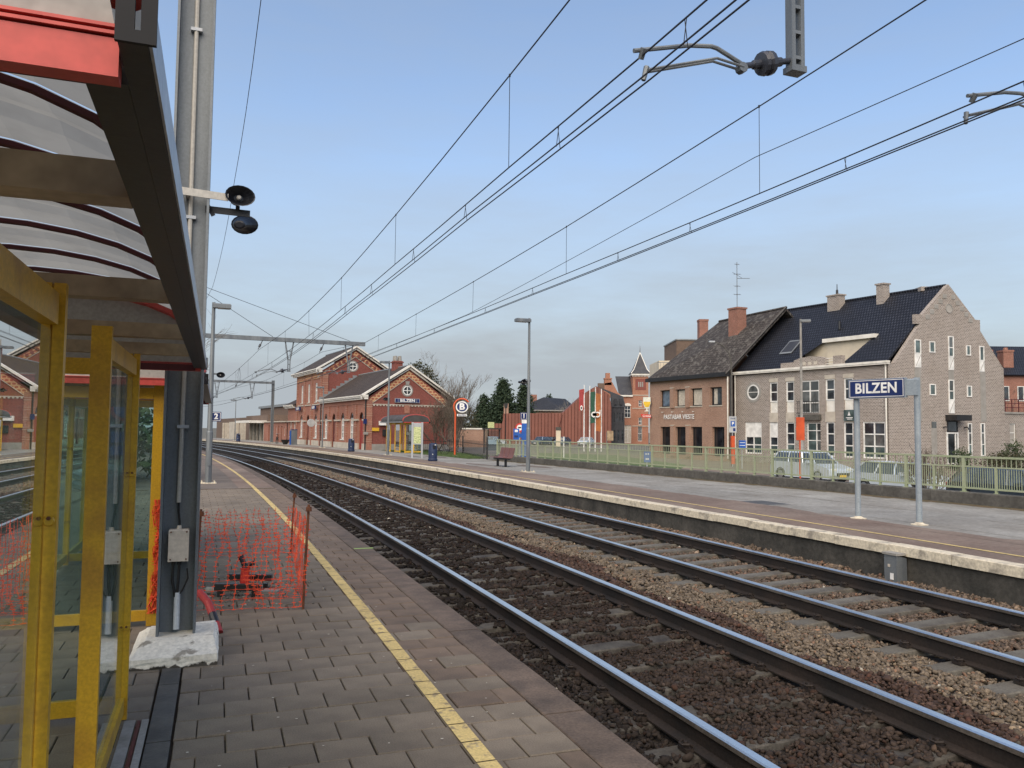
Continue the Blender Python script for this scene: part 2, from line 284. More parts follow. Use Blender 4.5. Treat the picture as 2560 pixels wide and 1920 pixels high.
def auto_uv(me):
    n=len(me.loops)
    if not n: return
    co=np.empty(len(me.vertices)*3,np.float32); me.vertices.foreach_get('co',co); co=co.reshape(-1,3)
    li=np.empty(n,np.int32); me.loops.foreach_get('vertex_index',li)
    pn=np.empty(len(me.polygons)*3,np.float32); me.polygons.foreach_get('normal',pn); pn=pn.reshape(-1,3)
    lt=np.empty(len(me.polygons),np.int32); me.polygons.foreach_get('loop_total',lt)
    nn=np.repeat(pn,lt,0); P=co[li]; t=np.stack([-nn[:,1],nn[:,0],np.zeros(n)],1); ln=np.linalg.norm(t,axis=1); flat=ln<.05
    t[flat]=(1,0,0); ln[flat]=1; t/=ln[:,None]; b=np.cross(nn,t); b[flat]=(0,1,0)
    # keep the direction of the coordinates steady whichever way a face is wound
    sg=np.where(t[:,0]*.93+t[:,1]*.37<0,-1,1); t*=sg[:,None]; sb=np.where(b[:,2]<-1e-4,-1,1); b*=sb[:,None]
    l=me.uv_layers.new(name='UVMap'); uv=np.stack([(P*t).sum(1),(P*b).sum(1)],1).astype(np.float32); l.data.foreach_set('uv',uv.ravel())
def tag(o,label=None,cat=None,group=None,kind=None):
    if label: o['label']=label
    if cat: o['category']=cat
    if group: o['group']=group
    if kind: o['kind']=kind
    return o
def thing(name,label,cat,loc=(0,0,0),rz=0,group=None):
    o=bpy.data.objects.new(name,None); COL.objects.link(o); o.empty_display_size=.1; o.location=loc; o.rotation_euler=(0,0,rz)
    return tag(o,label,cat,group)
def copytree(o,parent=None):
    c=o.copy(); COL.objects.link(c); c.parent=parent
    for k in list(o.children): copytree(k,c)
    return c
def share(name,src,parent,loc=(0,0,0),rz=0,rot=None):
    o=bpy.data.objects.new(name,src.data if hasattr(src,'data') else src); COL.objects.link(o); o.parent=parent; o.location=loc; o.rotation_euler=rot or (0,0,rz); return o
def text(name,body,size,mat,parent,loc,rot,depth=.004,bold=0,sx=1,align='CENTER',shear=0):
    cu=bpy.data.curves.new(name,'FONT'); cu.body=body; cu.size=size; cu.extrude=depth; cu.offset=bold; cu.align_x=align; cu.align_y='CENTER'; cu.shear=shear; cu.space_character=1.06; cu.resolution_u=3
    t=bpy.data.objects.new('tmp',cu); COL.objects.link(t); dg=bpy.context.evaluated_depsgraph_get(); me=bpy.data.meshes.new_from_object(t.evaluated_get(dg)); bpy.data.objects.remove(t,do_unlink=True)
    me.materials.clear(); me.materials.append(MT[mat]); o=bpy.data.objects.new(name,me); COL.objects.link(o); o.parent=parent; o.location=loc; o.rotation_euler=rot; o.scale=(sx,1,1); return o
UP=(pi/2,0,0)      # text standing up, read from -y
# ------------------------------------------------------------------ the track curve (s along the line, o to its right)
H0,K0,K1,OFF,SP,CANT=.34093,.00181808,6.2624e-6,4.00069,3.43998,.0493
_S=np.arange(-60,200,.02); _TH=H0+K0*_S+.5*K1*_S*_S; _X=np.cumsum(-np.sin(_TH))*.02; _Y=np.cumsum(np.cos(_TH))*.02; _i0=int(np.argmin(abs(_S))); _X+=OFF-_X[_i0]; _Y-=_Y[_i0]
def TH(s): return H0+K0*s+.5*K1*s*s
def TP(s,o=0,z=0):
    x=float(np.interp(s,_S,_X)); y=float(np.interp(s,_S,_Y)); t=TH(s); return Vector((x+cos(t)*o,y+sin(t)*o,z))
def sweep(mb,prof,s0,s1,ds,closed=True,mis=None,caps=True):
    n=max(1,int(round((s1-s0)/ds))); k=len(prof); vs=[]
    for i in range(n+1):
        s=s0+(s1-s0)*i/n
        for o,z in prof: vs.append(TP(s,o,z))
    m=k if closed else k-1; b=len(mb.v); mb.v+=[tuple(p) for p in vs]
    for i in range(n):
        for j in range(m):
            mb.f.append((b+i*k+j,b+i*k+(j+1)%k,b+(i+1)*k+(j+1)%k,b+(i+1)*k+j)); mb.m.append(mis[j] if mis else 0)
    if closed and caps: mb.f+=[tuple(b+j for j in range(k-1,-1,-1)),tuple(b+n*k+j for j in range(k))]; mb.m+=[mis[0] if mis else 0]*2
    return mb
ZP,ZF,ZS=.28,.30,-.65      # near platform, far platform, street
def struct(o): o['kind']='structure'; return o
# ================================================================== the setting
def sheet(name,pts,z,mat): 
    return struct(MB().poly([(x,y,z) for x,y in pts]).build(name,mat))
sheet('ground',[(-900,-300),(900,-300),(900,1800),(-900,1800)],-.72,'earth')
sheet('street',[(-30,8),(160,8),(160,300),(-30,300)],ZS,'street')
sheet('paved_forecourt',[(9,35),(40,28),(45,50),(30,64),(13,92),(2,92)],ZS+.004,'street_paving')
sheet('lawn',[(1.5,47),(9.5,47),(13.5,62),(11,86),(3,92)],ZS+.008,'grass')
m=MB(); sweep(m,[(-80,.16),(-8.6,.16)],-40,160,4,False); struct(m.build('road',['street']))
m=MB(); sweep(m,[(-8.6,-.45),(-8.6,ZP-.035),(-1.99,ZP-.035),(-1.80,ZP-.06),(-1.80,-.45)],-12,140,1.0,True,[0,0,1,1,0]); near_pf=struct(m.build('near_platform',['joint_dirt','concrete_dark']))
m=MB(); sweep(m,[(-8.6,ZP-.03),(-8.6,ZP),(-1.99,ZP),(-1.99,ZP-.03)],24.0,140,1.0,True); m.build('far_paving',['asphalt_near'],near_pf)
m=MB(); sweep(m,[(-2.9,ZP+.004),(-2.0,ZP+.004)],24.0,140,1.0,False); m.build('edge_strip',['platform_red'],near_pf)
m=MB(); sweep(m,[(-2.545,ZP+.008),(-2.455,ZP+.008)],24.0,140,1.0,False); m.build('yellow_line',['yellow_line'],near_pf)
# near platform: kerb stones
s=-1.3
while s<46:
    m=MB(); sweep(m,[(-1.985,-.05),(-1.985,ZP-.006),(-1.978,ZP),(-1.735,ZP),(-1.722,ZP-.012),(-1.722,-.05)],s,s+.992,.33,True); k=m.build('kerb_stone',['kerb_red'],near_pf); k.location.z=random.uniform(-.004,.002); s+=1.0
m=MB(); sweep(m,[(-1.985,-.05),(-1.985,ZP),(-1.722,ZP),(-1.722,-.05)],46,140,1,True); m.build('kerb',['kerb_red'],near_pf)
m=MB(); sweep(m,[(-1.975,ZP+.003),(-1.715,ZP+.003),(-1.715,ZP-.03)],12.32,12.38,.06,False); m.build('paint_mark',['lime'],near_pf)
# near platform: concrete pavers laid in running bond
PW,PL,GAP=.285,.262,.007
pm=MB().bbox(-PW/2+GAP/2,PW/2-GAP/2,-PL/2+GAP/2,PL/2-GAP/2,-.05,0,.005); _p=pm.build('paver_src',['paver']); PAVER=_p.data; bpy.data.objects.remove(_p,do_unlink=True); PAVER_R=PAVER.copy(); PAVER_R.materials[0]=MT['paver_red']
def proj(P):
    d=Vector(P)-Vector((0,0,CAM_H)); z=d.dot(_f)
    if z<.3: return None
    return (1280+2000*d.dot(_r)/z,960-2000*d.dot(_u)/z,z)
slots=[]
row=0; s=1.9
while s<24.0-PL/2:
    for (a,b) in ((-3.955,-1.992),(-6.9,-4.095)):
        o=b+ (0 if row%2 else PW/2)
        while o>a+.03:
            hi=min(o,b); lo=max(o-PW,a)
            if hi-lo>.05: slots.append((s,(hi+lo)/2,hi-lo))
            o-=PW
    s+=PL; row+=1
near=[];rest=[]
for q in slots:
    p=proj(TP(q[0],q[1],ZP)); 
    if p and -60<p[0]<2700 and p[1]<2010: near.append((p[2],q))
    else: rest.append(q)
near.sort(key=lambda t:t[0]); rest+= [q for _,q in near[300:]]
for _,(s,o,wd) in near[:300]:
    k=bpy.data.objects.new('paver',PAVER_R if (o>-2.45 and random.random()<(s-4)/6) else PAVER); COL.objects.link(k); k.parent=near_pf; p=TP(s,o,ZP+random.uniform(-.006,.002)); k.location=p
    k.rotation_euler=(random.gauss(0,.004),random.gauss(0,.004),TH(s)+random.gauss(0,.004)); k.scale=(wd/PW,1,1)
m=MB()
for s,o,wd in rest:
    p=TP(s,o,0); t=TH(s); c,sn=cos(t),sin(t); b=MB().bbox(-wd/2+GAP/2,wd/2-GAP/2,-PL/2+GAP/2,PL/2-GAP/2,ZP-.05,ZP+random.uniform(-.004,.002),.005)
    m.add([(p.x+c*x-sn*y,p.y+sn*x+c*y,z) for x,y,z in b.v],b.f,1 if (o>-2.45 and s>5) else 0)
m.build('pavers',['paver','paver_red'],near_pf,kind='stuff')
m=MB(); s=1.9-PL/2
while s<24.0:
    sweep(m,[(-2.555,ZP+.0045),(-2.455,ZP+.0045)],s+.006,s+PL-.006,PL,False); s+=PL
m.build('yellow_line',['yellow_line'],near_pf)
# drain strip beside the shelter
s=1.0
while s<7.2:
    m=MB(); sweep(m,[(-4.083,ZP-.04),(-4.083,ZP+.003),(-3.967,ZP+.003),(-3.967,ZP-.04)],s,s+.98,.49,True); m.build('drain_cover',['drain_dark'],near_pf); s+=.99
# small litter / lichen flecks on the pavers
m=MB()
for i in range(150):
    s=random.uniform(3.5,16); o=random.uniform(-3.9,-2.05); p=TP(s,o,ZP+.0055); r=random.uniform(.004,.013); a=random.uniform(0,6)
    m.poly([(p.x+r*cos(a+k*1.05)*random.uniform(.5,1.1),p.y+r*sin(a+k*1.05)*random.uniform(.4,1),p.z) for k in range(6)])
m.build('litter_flecks',['stone_light'],near_pf,kind='stuff')
# far platform
def OW(s): return 11.42+max(-20,(40-s))*.052
m=MB(); n=0; vs=[]
for i in range(0,131):
    s=-8+i; ow=OW(s) if s<42.5 else 10.6
    vs+=[TP(s,5.42,-.45),TP(s,5.42,ZF-.04),TP(s,5.6,ZF),TP(s,ow,ZF),TP(s,ow,-.45)]
fs=[(i*5+j,i*5+j+1,(i+1)*5+j+1,(i+1)*5+j) for i in range(130) for j in range(4)]
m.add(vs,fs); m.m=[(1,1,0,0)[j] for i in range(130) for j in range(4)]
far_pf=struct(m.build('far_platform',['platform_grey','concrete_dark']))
m=MB(); sweep(m,[(5.58,ZF+.004),(7.35,ZF+.004)],-8,120,1,False); m.build('red_strip',['platform_red'],far_pf)
m=MB()
for i in range(260):      # ragged edge of the worn red surfacing
    s=random.uniform(2,70); wd=random.uniform(.1,.5); a=random.uniform(.4,2.2); p=[TP(s-a,7.33,ZF+.0045),TP(s+a,7.33,ZF+.0045),TP(s+a*.4,7.35+wd,ZF+.0045),TP(s-a*.5,7.35+wd*.8,ZF+.0045)]; p=[Vector((q.x,q.y,q.z+i*8e-6)) for q in p]; m.poly(p)
m.build('worn_patches',['platform_red'],far_pf)
m=MB(); sweep(m,[(6.20,ZF+.009),(6.285,ZF+.009)],-8,120,1,False); m.build('yellow_line',['yellow_line'],far_pf)
s=2.0
while s<92:
    m=MB(); sweep(m,[(5.36,ZF-.115),(5.36,ZF+.012),(5.375,ZF+.02),(5.60,ZF+.02),(5.60,ZF-.115)],s,s+1.04,.52,True,[0,0,0,0,0]); k=m.build('coping_stone',['cream_edge'],far_pf); k.location.z=random.uniform(-.006,.004); s+=1.05
m=MB(); sweep(m,[(5.36,ZF-.115),(5.36,ZF+.02),(5.60,ZF+.02),(5.60,ZF-.115)],92,120,1,True); m.build('coping',['cream_edge'],far_pf)
m=MB(); 
for i in range(60): s=10+i*.52; sweep(m,[(OW(s)-.34-random.uniform(0,.25),ZF+.004+i*2e-5),(OW(s)+.1,ZF+.004+i*2e-5)],s,s+.5,.5,False)
m.build('moss_edge',['moss_dirt'],far_pf)
m=MB()
for i in range(26):
    s=random.uniform(6,48); o=random.uniform(7.9,11.0); l=random.uniform(1.5,6); a=random.uniform(-.02,.02); n_=6; top=[];bot=[]
    for k in range(n_+1): q=o+a*l*k/n_+random.gauss(0,.012); w_=.010*random.uniform(.3,1); top.append(TP(s+l*k/n_,q+w_,ZF+.0042+i*1e-5)); bot.append(TP(s+l*k/n_,q-w_,ZF+.0042+i*1e-5))
    for k in range(n_): m.poly([bot[k],bot[k+1],top[k+1],top[k]])
m.build('cracks',['moss_dirt'],far_pf,kind='stuff')
for i in range(9):
    s=random.uniform(8,50); o=random.uniform(7.9,10.6); pts=[TP(s+random.uniform(.6,1.4)*cos(a)*1.6,o+random.uniform(.25,.5)*sin(a),ZF+.0030+i*1e-4) for a in np.linspace(0,2*pi,11)[:-1]]; MB().poly(pts).build('patch',['asphalt_near' if i%3 else 'concrete'],far_pf)
# metal cover plate in the far platform
m=MB(); sweep(m,[(7.75,ZF+.006),(8.45,ZF+.006)],16.0,17.0,.5,False); m.build('cover_plate',['drain_dark'],far_pf)
m=MB(); sweep(m,[(7.65,ZF+.0055),(8.55,ZF+.0055)],15.9,17.1,.6,False); m.build('cover_frame',['concrete'],far_pf)
# ------------------------------------------------------------------ trackbed
def zball(o):
    z=-.215
    if -.9<o<.9: z+=CANT*(o+.75)/1.5
    elif .9<=o<SP-.9: z+=CANT*(1-(o-.9)/(SP-1.8))+.01
    elif o>=SP-.9 and o<SP+.9: z+=CANT*(o-SP+.75)/1.5-.015
    elif o>=SP+.9: z+=.035
    if o<-.95: z-=.03*min(1,(-.95-o)/.4)
    return z
prof=[-1.81,-1.5,-1.1,-.9,-.4,0,.4,.9,1.3,1.72,2.1,SP-.9,SP-.4,SP,SP+.4,SP+.9,SP+1.4,5.43]
m=MB(); sweep(m,[(o,zball(o)-.012) for o in prof],-12,150,1.0,False); bed=struct(m.build('ballast_bed',['ballast']))
def icos():
    bm=bmesh.new(); bmesh.ops.create_icosphere(bm,subdivisions=1,radius=1); v=np.array([p.co[:] for p in bm.verts]); f=np.array([[q.index for q in fc.verts] for fc in bm.faces]); bm.free(); return v,f
IV,IF=icos()
STV=[]
for k in range(14):
    v=IV*rng.uniform(.62,1.2,(len(IV),1)); 
    for _ in range(3):      # cut flat faces like crushed rock
        nrm=rng.normal(size=3); nrm/=np.linalg.norm(nrm); d=v@nrm; v-=np.outer(np.clip(d-rng.uniform(.35,.6),0,None),nrm)
    STV.append(v*np.array([1.25,.95,.68]))
def rotm(n):
    q=rng.normal(size=(n,4)); q/=np.linalg.norm(q,axis=1)[:,None]; a,b,c,d=q.T
    return np.stack([np.stack([1-2*(c*c+d*d),2*(b*c-a*d),2*(b*d+a*c)],1),np.stack([2*(b*c+a*d),1-2*(b*b+d*d),2*(c*d-a*b)],1),np.stack([2*(b*d-a*c),2*(c*d+a*b),1-2*(b*b+c*c)],1)],1)
def stones(name,pos,rad,col,parent,mat='stone'):
    n=len(pos); var=rng.integers(0,len(STV),n); base=np.stack(STV)[var]; Rm=rotm(n)
    # lie mostly flat
    V=np.einsum('nij,nkj->nki',Rm,base)*rad[:,None,None]; V[:,:,2]*=.8; V+=pos[:,None,:]
    nv=len(IV); F=(IF[None]+np.arange(n)[:,None,None]*nv).reshape(-1,3)
    me=bpy.data.meshes.new(name); me.vertices.add(n*nv); me.vertices.foreach_set('co',V.astype(np.float32).ravel())
    me.loops.add(F.size); me.loops.foreach_set('vertex_index',F.astype(np.int32).ravel()); me.polygons.add(len(F)); me.polygons.foreach_set('loop_start',np.arange(0,F.size,3,dtype=np.int32))
    me.update(calc_edges=True); me.materials.append(MT[mat])
    a=me.attributes.new('col','FLOAT_COLOR','POINT'); C=np.ones((n,nv,4),np.float32); C[:,:,:3]=col[:,None,:]; a.data.foreach_set('color',C.ravel())
    o=bpy.data.objects.new(name,me); COL.objects.link(o); o.parent=parent; o['kind']='stuff'; return o
def bedpos(n,s0,s1,o0=-1.72,o1=5.42):
    s=rng.uniform(s0,s1,n); o=rng.uniform(o0,o1,n); return s,o
def inview(P,mx=350):
    d=P-np.array([0,0,CAM_H]); z=d@np.array(_f); ok=z>.4; z=np.where(ok,z,1); px=1280+2000*(d@np.array(_r))/z; py=960-2000*(d@np.array(_u))/z
    return ok&(px>-mx)&(px<2560+mx)&(py<1920+mx)
def world(s,o,z):
    x=np.interp(s,_S,_X);y=np.interp(s,_S,_Y);t=H0+K0*s+.5*K1*s*s; return np.stack([x+np.cos(t)*o,y+np.sin(t)*o,z],1)
NZ=rng.normal(size=(80,60))
def lown(s,o,k=1.0): # smooth lookup noise
    a=(s*k)%79; b=(o*k*1.7+20)%59; i=a.astype(int); j=b.astype(int); fa=a-i; fb=b-j
    return (NZ[i,j]*(1-fa)*(1-fb)+NZ[(i+1)%80,j]*fa*(1-fb)+NZ[i,(j+1)%60]*(1-fa)*fb+NZ[(i+1)%80,(j+1)%60]*fa*fb)
def stonecol(s,o):
    n=len(s); q=o+.13*lown(s,o,1.3)
    dark=np.array([.030,.023,.019]); mid=np.array([.046,.033,.026]); red=np.array([.066,.042,.033]); tan=np.array([.145,.116,.086]); far=np.array([.115,.086,.066]); sh=np.array([.15,.115,.088])
    C=np.where((q<-.72)[:,None],dark,mid); C=np.where(((q>.72)&(q<=1.55))[:,None],red,C); C=np.where(((q>1.55)&(q<2.78))[:,None],tan,C); C=np.where(((q>=2.78)&(q<4.25))[:,None],far,C); C=np.where((q>=4.25)[:,None],sh,C)
    soot=np.where(q<.78,np.clip((s-5)/9,0,1)*.55,0); C=C*(1-soot)[:,None]
    odd=rng.random(n); C=C*np.exp(rng.normal(0,.22,n))[:,None]; C=np.where((odd<.05)[:,None]&(q>.5)[:,None],C*np.array([1.5,1.45,1.35]),C); C=np.where((odd>.93)[:,None],C*np.array([1.2,.92,.82]),C)
    C=np.where((odd>.9985)[:,None],np.array([.4,.37,.31]),C)
    return np.clip(C,.008,.6)
def slp(s,o,track,keep):   # thin the stones over sleepers
    c=SP if track else 0; d=np.abs(((s-.3*track)/.6+.5)%1-.5)*.6; on=(np.abs(o-c)<1.25)&(d<.115+.03*lown(s,o,6)); return (~on)|(rng.random(len(s))<keep)
def raildist(o): return np.minimum.reduce([np.abs(o-c) for c in (-.7525,.7525,SP-.7525,SP+.7525)])
for nm,s0,s1,dens,r0 in (('ballast_stones',1.2,10.5,1150,.024),('ballast_stones',10.5,24,420,.034),('ballast_stones',24,52,120,.055)):
    n=int((s1-s0)*7.14*dens); s,o=bedpos(n,s0,s1); rad=r0*np.exp(rng.normal(0,.27,n)); z=np.interp(o,prof,[zball(q) for q in prof])+rng.uniform(-.012,.024,n)+.012*lown(s,o,2.5)
    on=~slp(s,o,0,0); z=np.where(on,-.166+CANT*(o+.75)/1.5+rng.uniform(-.01,.008,n),z); cov=(lown(s*1.0,o,3.1)+lown(s,o,1.1)*.8)<.75
    P=world(s,o,z); k=inview(P)&((~on)|(cov&(rng.random(n)<.8)))&slp(s,o,1,.05)&(raildist(o)>.085)
    P,s,o,rad=P[k],s[k],o[k],rad[k]; stones(nm,P,rad,stonecol(s,o),bed)
# ------------------------------------------------------------------ the two tracks
def rail_profile(c,zt):
    h=[(.036,-.010),(.028,0),(-.028,0),(-.036,-.010),(-.036,-.040),(-.009,-.055),(-.009,-.145),(-.075,-.160),(-.075,-.172),(.075,-.172),(.075,-.160),(.009,-.145),(.009,-.055),(.036,-.040)]
    return [(c+a,zt+b) for a,b in h]
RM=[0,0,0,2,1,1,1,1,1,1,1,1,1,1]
sl_m=MB(); 
sl_m.add([(-1.25,-.14,-.2),(1.25,-.14,-.2),(1.25,.14,-.2),(-1.25,.14,-.2),(-1.25,-.115,-.01),(1.25,-.115,-.01),(1.25,.115,-.01),(-1.25,.115,-.01),(-1.24,-.105,0),(1.24,-.105,0),(1.24,.105,0),(-1.24,.105,0)],[(0,3,2,1),(8,9,10,11),(0,1,5,4),(1,2,6,5),(2,3,7,6),(3,0,4,7),(4,5,9,8),(5,6,10,9),(6,7,11,10),(7,4,8,11)])
def src(mb,mats,smooth=False): o=mb.build('src',mats,smooth=smooth); me=o.data; bpy.data.objects.remove(o,do_unlink=True); return me
SLN=src(sl_m,['sleeper']); SLF=src(sl_m,['sleeper_far'])
cl=MB().box(-.03,.03,-.05,.05,0,.022); cl.tube([(-.03,-.035,.03),(.0,-.045,.05),(.035,-.02,.045),(.035,.02,.045),(.0,.045,.05),(-.03,.035,.03)],.009,5); cl.cyl((0,0,.02),(0,0,.058),.018,.014,6); CLIP=src(cl,['rail_side'])
for tr,(c,lab,mt,sm,smx) in enumerate(((0,'nearer railway track, dark brown ballast between its rails, beside the brick paved platform','rail_side',SLN,48),(SP,'farther railway track with exposed grey sleepers, below the far platform with cream edge','rail_side',SLF,60))):
    t=thing('railway_track',lab,'railway track',TP(8,c,0))
    t.rotation_euler=(0,0,0); inv=Matrix.Translation(-t.location)
    for d,zt in ((-.7525,0),(.7525,CANT)):
        m=MB(); sweep(m,rail_profile(c+d,zt),-6,150,.5,True,RM); r=m.build('rail',['rail_top',mt,'rail_side_lit'],t); r.matrix_parent_inverse=inv
    i=-6
    while .6*i<smx:
        s=.6*i+.3*tr; p=TP(s,c,-.176+CANT/2); k=share('sleeper',sm,t); k.matrix_parent_inverse=inv; k.location=p; k.rotation_euler=(0,-math.atan(CANT/1.505),TH(s)+random.gauss(0,.006))
        if (1.5 if tr==0 else 4)<s<(14 if tr==0 else 19):
            for d,zt in ((-.7525,0),(.7525,CANT)):
                for g in (-1,1): q=TP(s,c+d+g*.105,zt-.172); e=share('rail_clip',CLIP,t); e.matrix_parent_inverse=inv; e.location=q; e.rotation_euler=(0,0,TH(s)+(0 if g>0 else pi))
        i+=1
# grey equipment box at the foot of the far platform
p=TP(10.2,5.30,-.2); t=thing('trackside_box','small grey green equipment box with pale stickers against far platform wall',"box",p,TH(10.2))
MB().prism([(-.10,0),(.09,0),(.085,.36),(-.105,.40)],-.11,.11,'xz').build('body',['galv'],t)
m=MB().box(-.125,.10,-.125,.125,.40,.43); m.build('lid',['concrete'],t)
MB().box(-.111,-.1085,-.06,.0,.06,.15).build('sticker',['sign_white'],t); MB().box(-.112,-.1085,.0,.04,.23,.27).build('sticker',['box_cream'],t)
# ================================================================== overhead line
def TT(name,label,cat,s,o,z,group=None): return thing(name,label,cat,TP(s,o,z),TH(s),group)
def hcol(m,z0,z1,b=.26,h=.26,tf=.0175,tw=.011,x=0,y=0):
    m.box(x-h/2,x-h/2+tf,y-b/2,y+b/2,z0,z1); m.box(x+h/2-tf,x+h/2,y-b/2,y+b/2,z0,z1); m.box(x-h/2+tf,x+h/2-tf,y-tw/2,y+tw/2,z0,z1); return m
def drop_post(t,x,zb,zt,par=.62):
    m=MB(); zp=zb+par
    for g in (-1,1):
        m.box(x+g*.055-.022,x+g*.055+.022,-.05,.05,zb,zp); m.bar((x+g*.055,0,zp-.02),(x+g*.22,0,zt),.05,.07)
    for k in range(3): m.box(x-.034,x+.034,-.048,.048,zb+.08+k*.26,zb+.115+k*.26)
    m.box(x-.14,x+.14,-.03,.03,(zp+zt)/2-.025,(zp+zt)/2+.025); m.box(x-.095,x+.085,-.07,.07,zb-.05,zb+.012)
    return m.build('drop_post',['galv'],t)
def reg_arm(t,x0,pts_up,pts_lo,ins,clamp,dz=0):
    m=MB(); m.tube([(a+x0,0,b+dz) for a,b in pts_up],.022,8); 
    for yo in (-.035,.035): m.tube([(a+x0,yo,b+dz) for a,b in pts_lo],.013,6)
    m.cyl((pts_lo[-1][0]+x0,0,pts_lo[-1][1]+.04+dz),(clamp[0]+x0,0,clamp[1]-.02+dz),.028,.022,6)
    m.cyl((pts_up[0][0]+x0+.09,-.03,pts_up[0][1]+.03+dz),(pts_up[0][0]+x0+.09,.03,pts_up[0][1]-.05+dz),.035,.03,6); m.cyl((pts_lo[0][0]+x0,-.04,pts_lo[0][1]+dz),(pts_lo[0][0]+x0,.04,pts_lo[0][1]+dz),.05,.05,8)
    a=m.build('registration_arm',['galv'],t)
    m=MB(); (xa,za),(xb,zb)=ins; d=Vector((xb-xa,0,zb-za)); L_=d.length; d.normalize(); p=Vector((xa+x0,0,za+dz)); prof=[(0,.03),(.18,.03),(.2,.045),(.34,.045),(.36,.11),(.42,.12),(.46,.095),(.5,.12),(.58,.115),(.62,.05),(.8,.045),(.82,.03),(1,.03)]
    m.tube([p+d*(f*L_) for f,_ in prof],[r for _,r in prof],14); m.build('insulator',['insulator'],a)
UP1=[(-.285,5.403),(.30,5.56),(.555,5.597),(.62,5.59),(.949,5.467)]; LO1=[(.90,5.44),(.838,5.448),(.596,5.473),(-.15,5.235)]; INS1=((.93,5.47),(1.475,5.615)); CL1=(-.184,5.162)
UP2=[(3.881,5.64),(4.45,5.77),(4.72,5.80),(4.80,5.79),(5.1,5.68)]; LO2=[(5.06,5.64),(4.99,5.65),(4.72,5.685),(3.86,5.41)]; INS2=((5.08,5.68),(5.62,5.82)); CL2=(3.845,5.34)
# --- the near mast in the gap between the two shelters
MS,MO=7.75,-4.02
t=TT('catenary_mast','near galvanised steel catenary mast on white painted concrete plinth between the two shelters','mast',MS,MO,ZP); z0=-ZP
hcol(MB(),.1,8.9).build('column',['galv'],t)
bm=bmesh.new(); ring=[[(-.285,-.44,-.04),(.285,-.46,-.04),(.295,.38,-.04),(-.285,.37,-.04)],[(-.28,-.43,.065),(.285,-.45,.075),(.29,.36,.085),(-.27,.36,.07)],[(-.19,-.20,.14),(.255,-.22,.145),(.265,.22,.15),(-.18,.22,.14)]]
rv=[[bm.verts.new(p) for p in r] for r in ring]
for a,b in zip(rv,rv[1:]):
    for k in range(4): bm.faces.new((a[k],a[(k+1)%4],b[(k+1)%4],b[k]))
bm.faces.new(rv[-1]); bm.faces.new(rv[0][::-1]); bmesh.ops.subdivide_edges(bm,edges=bm.edges[:],cuts=5,use_grid_fill=True); bmesh.ops.smooth_vert(bm,verts=bm.verts[:],factor=.15,use_axis_x=True,use_axis_y=True,use_axis_z=True)
for v_ in bm.verts: v_.co+=Vector((random.gauss(0,.0022),random.gauss(0,.0022),random.gauss(0,.0018)))
me=bpy.data.meshes.new('plinth'); bm.to_mesh(me); bm.free(); me.materials.append(MT['plinth_white']); pl=bpy.data.objects.new('plinth',me); COL.objects.link(pl); pl.parent=t

m=MB(); m.tube([(.0,-.03,6.8),(.0,-.03,2.28),(-.012,-.03,1.07)],.0165,8); m.build('conduit',['conduit'],t)
m=MB()
for z in (4.6,3.17,1.62): m.box(-.04,.04,-.05,-.01,z-.012,z+.012)
m.build('conduit_clamp',['galv_light'],t)
m=MB().tube([(-.012,-.03,1.08),(-.01,-.035,1.0),(.0,-.05,.93),(.0,-.07,.90)],.009,6); m.build('cable',['rubber'],t)
m=MB().bbox(-.068,.068,-.13,-.04,.66,.885,.008); m.cyl((0,-.09,.885),(0,-.09,.91),.018,.014,8); jb=m.build('junction_box',['box_cream'],t)
m=MB()
for a in (-.052,.052):
    for b in (.675,.868): m.cyl((a,-.131,b),(a,-.135,b),.006,.006,6)
m.build('screw',['rust'],jb)
m=MB(); 
for a in (-.032,.008): m.cyl((a,-.085,.665),(a,-.085,.63),.016,.013,8); m.tube([(a,-.085,.64),(a-.003,-.08,.52),(-.005+a*.3,-.06,.40)],.011,6)
m.tube([(.06,-.07,.60),(.068,-.075,.53),(.03,-.065,.44),(.0,-.06,.40)],.006,5); m.build('cable',['rubber'],t)
MB().cyl((.0,-.06,.17),(.0,-.055,.43),.022,.022,10).build('pipe',['pvc_white'],t)
def horn(t,loc,rz,tilt,k=1,name='loudspeaker'):
    e=bpy.data.objects.new(name,None); e.empty_display_size=.05; COL.objects.link(e); e.parent=t; e.location=loc; e.rotation_euler=(tilt,0,rz)
    m=MB(); prof=[(.03,.13),(.045,.12),(.05,.06),(.048,.05),(.055,.02),(.072,-.03),(.098,-.08),(.108,-.085),(.100,-.083),(.072,-.03),(.045,.0),(.035,.01)]; prof=[(r*k,z*k) for r,z in prof]
    m.lathe(prof,18,axis='y',sx=1.12,sy=.80); m.build('horn',['black_plastic'],e,smooth=False)
    m=MB().lathe([(.0,-.03*k),(.012*k,-.03*k),(.02*k,-.02*k),(.02*k,.01*k)],12,axis='y'); m.build('driver_cap',['conduit'],e)
    return e
horn(t,(.335,-.06,3.345),.12,0,.9); horn(t,(.37,.02,3.165),pi-.25,-.25,.85)
MB().bar((-.12,-.15,3.335),(.26,-.12,3.325),.008,.055).bar((-.02,-.14,3.335),(-.02,.0,3.335),.03,.04).build('bracket',['conduit'],t)
MB().bar((.10,-.03,3.245),(.42,-.03,3.24),.012,.05).bar((.12,-.03,3.27),(.16,-.03,3.20),.012,.03).bar((.33,-.03,3.26),(.33,-.03,3.29),.03,.03).build('bracket',['black_steel'],t)
bz=7.30-ZP
m=MB().box(-.3,10.0,-.14,-.10,bz,bz+.24).box(-.3,10.0,.10,.14,bz,bz+.24)
for k in range(12): m.box(-.1+k*.88,-.02+k*.88,-.10,.10,bz+.02,bz+.06)
m.build('cross_beam',['galv'],t)
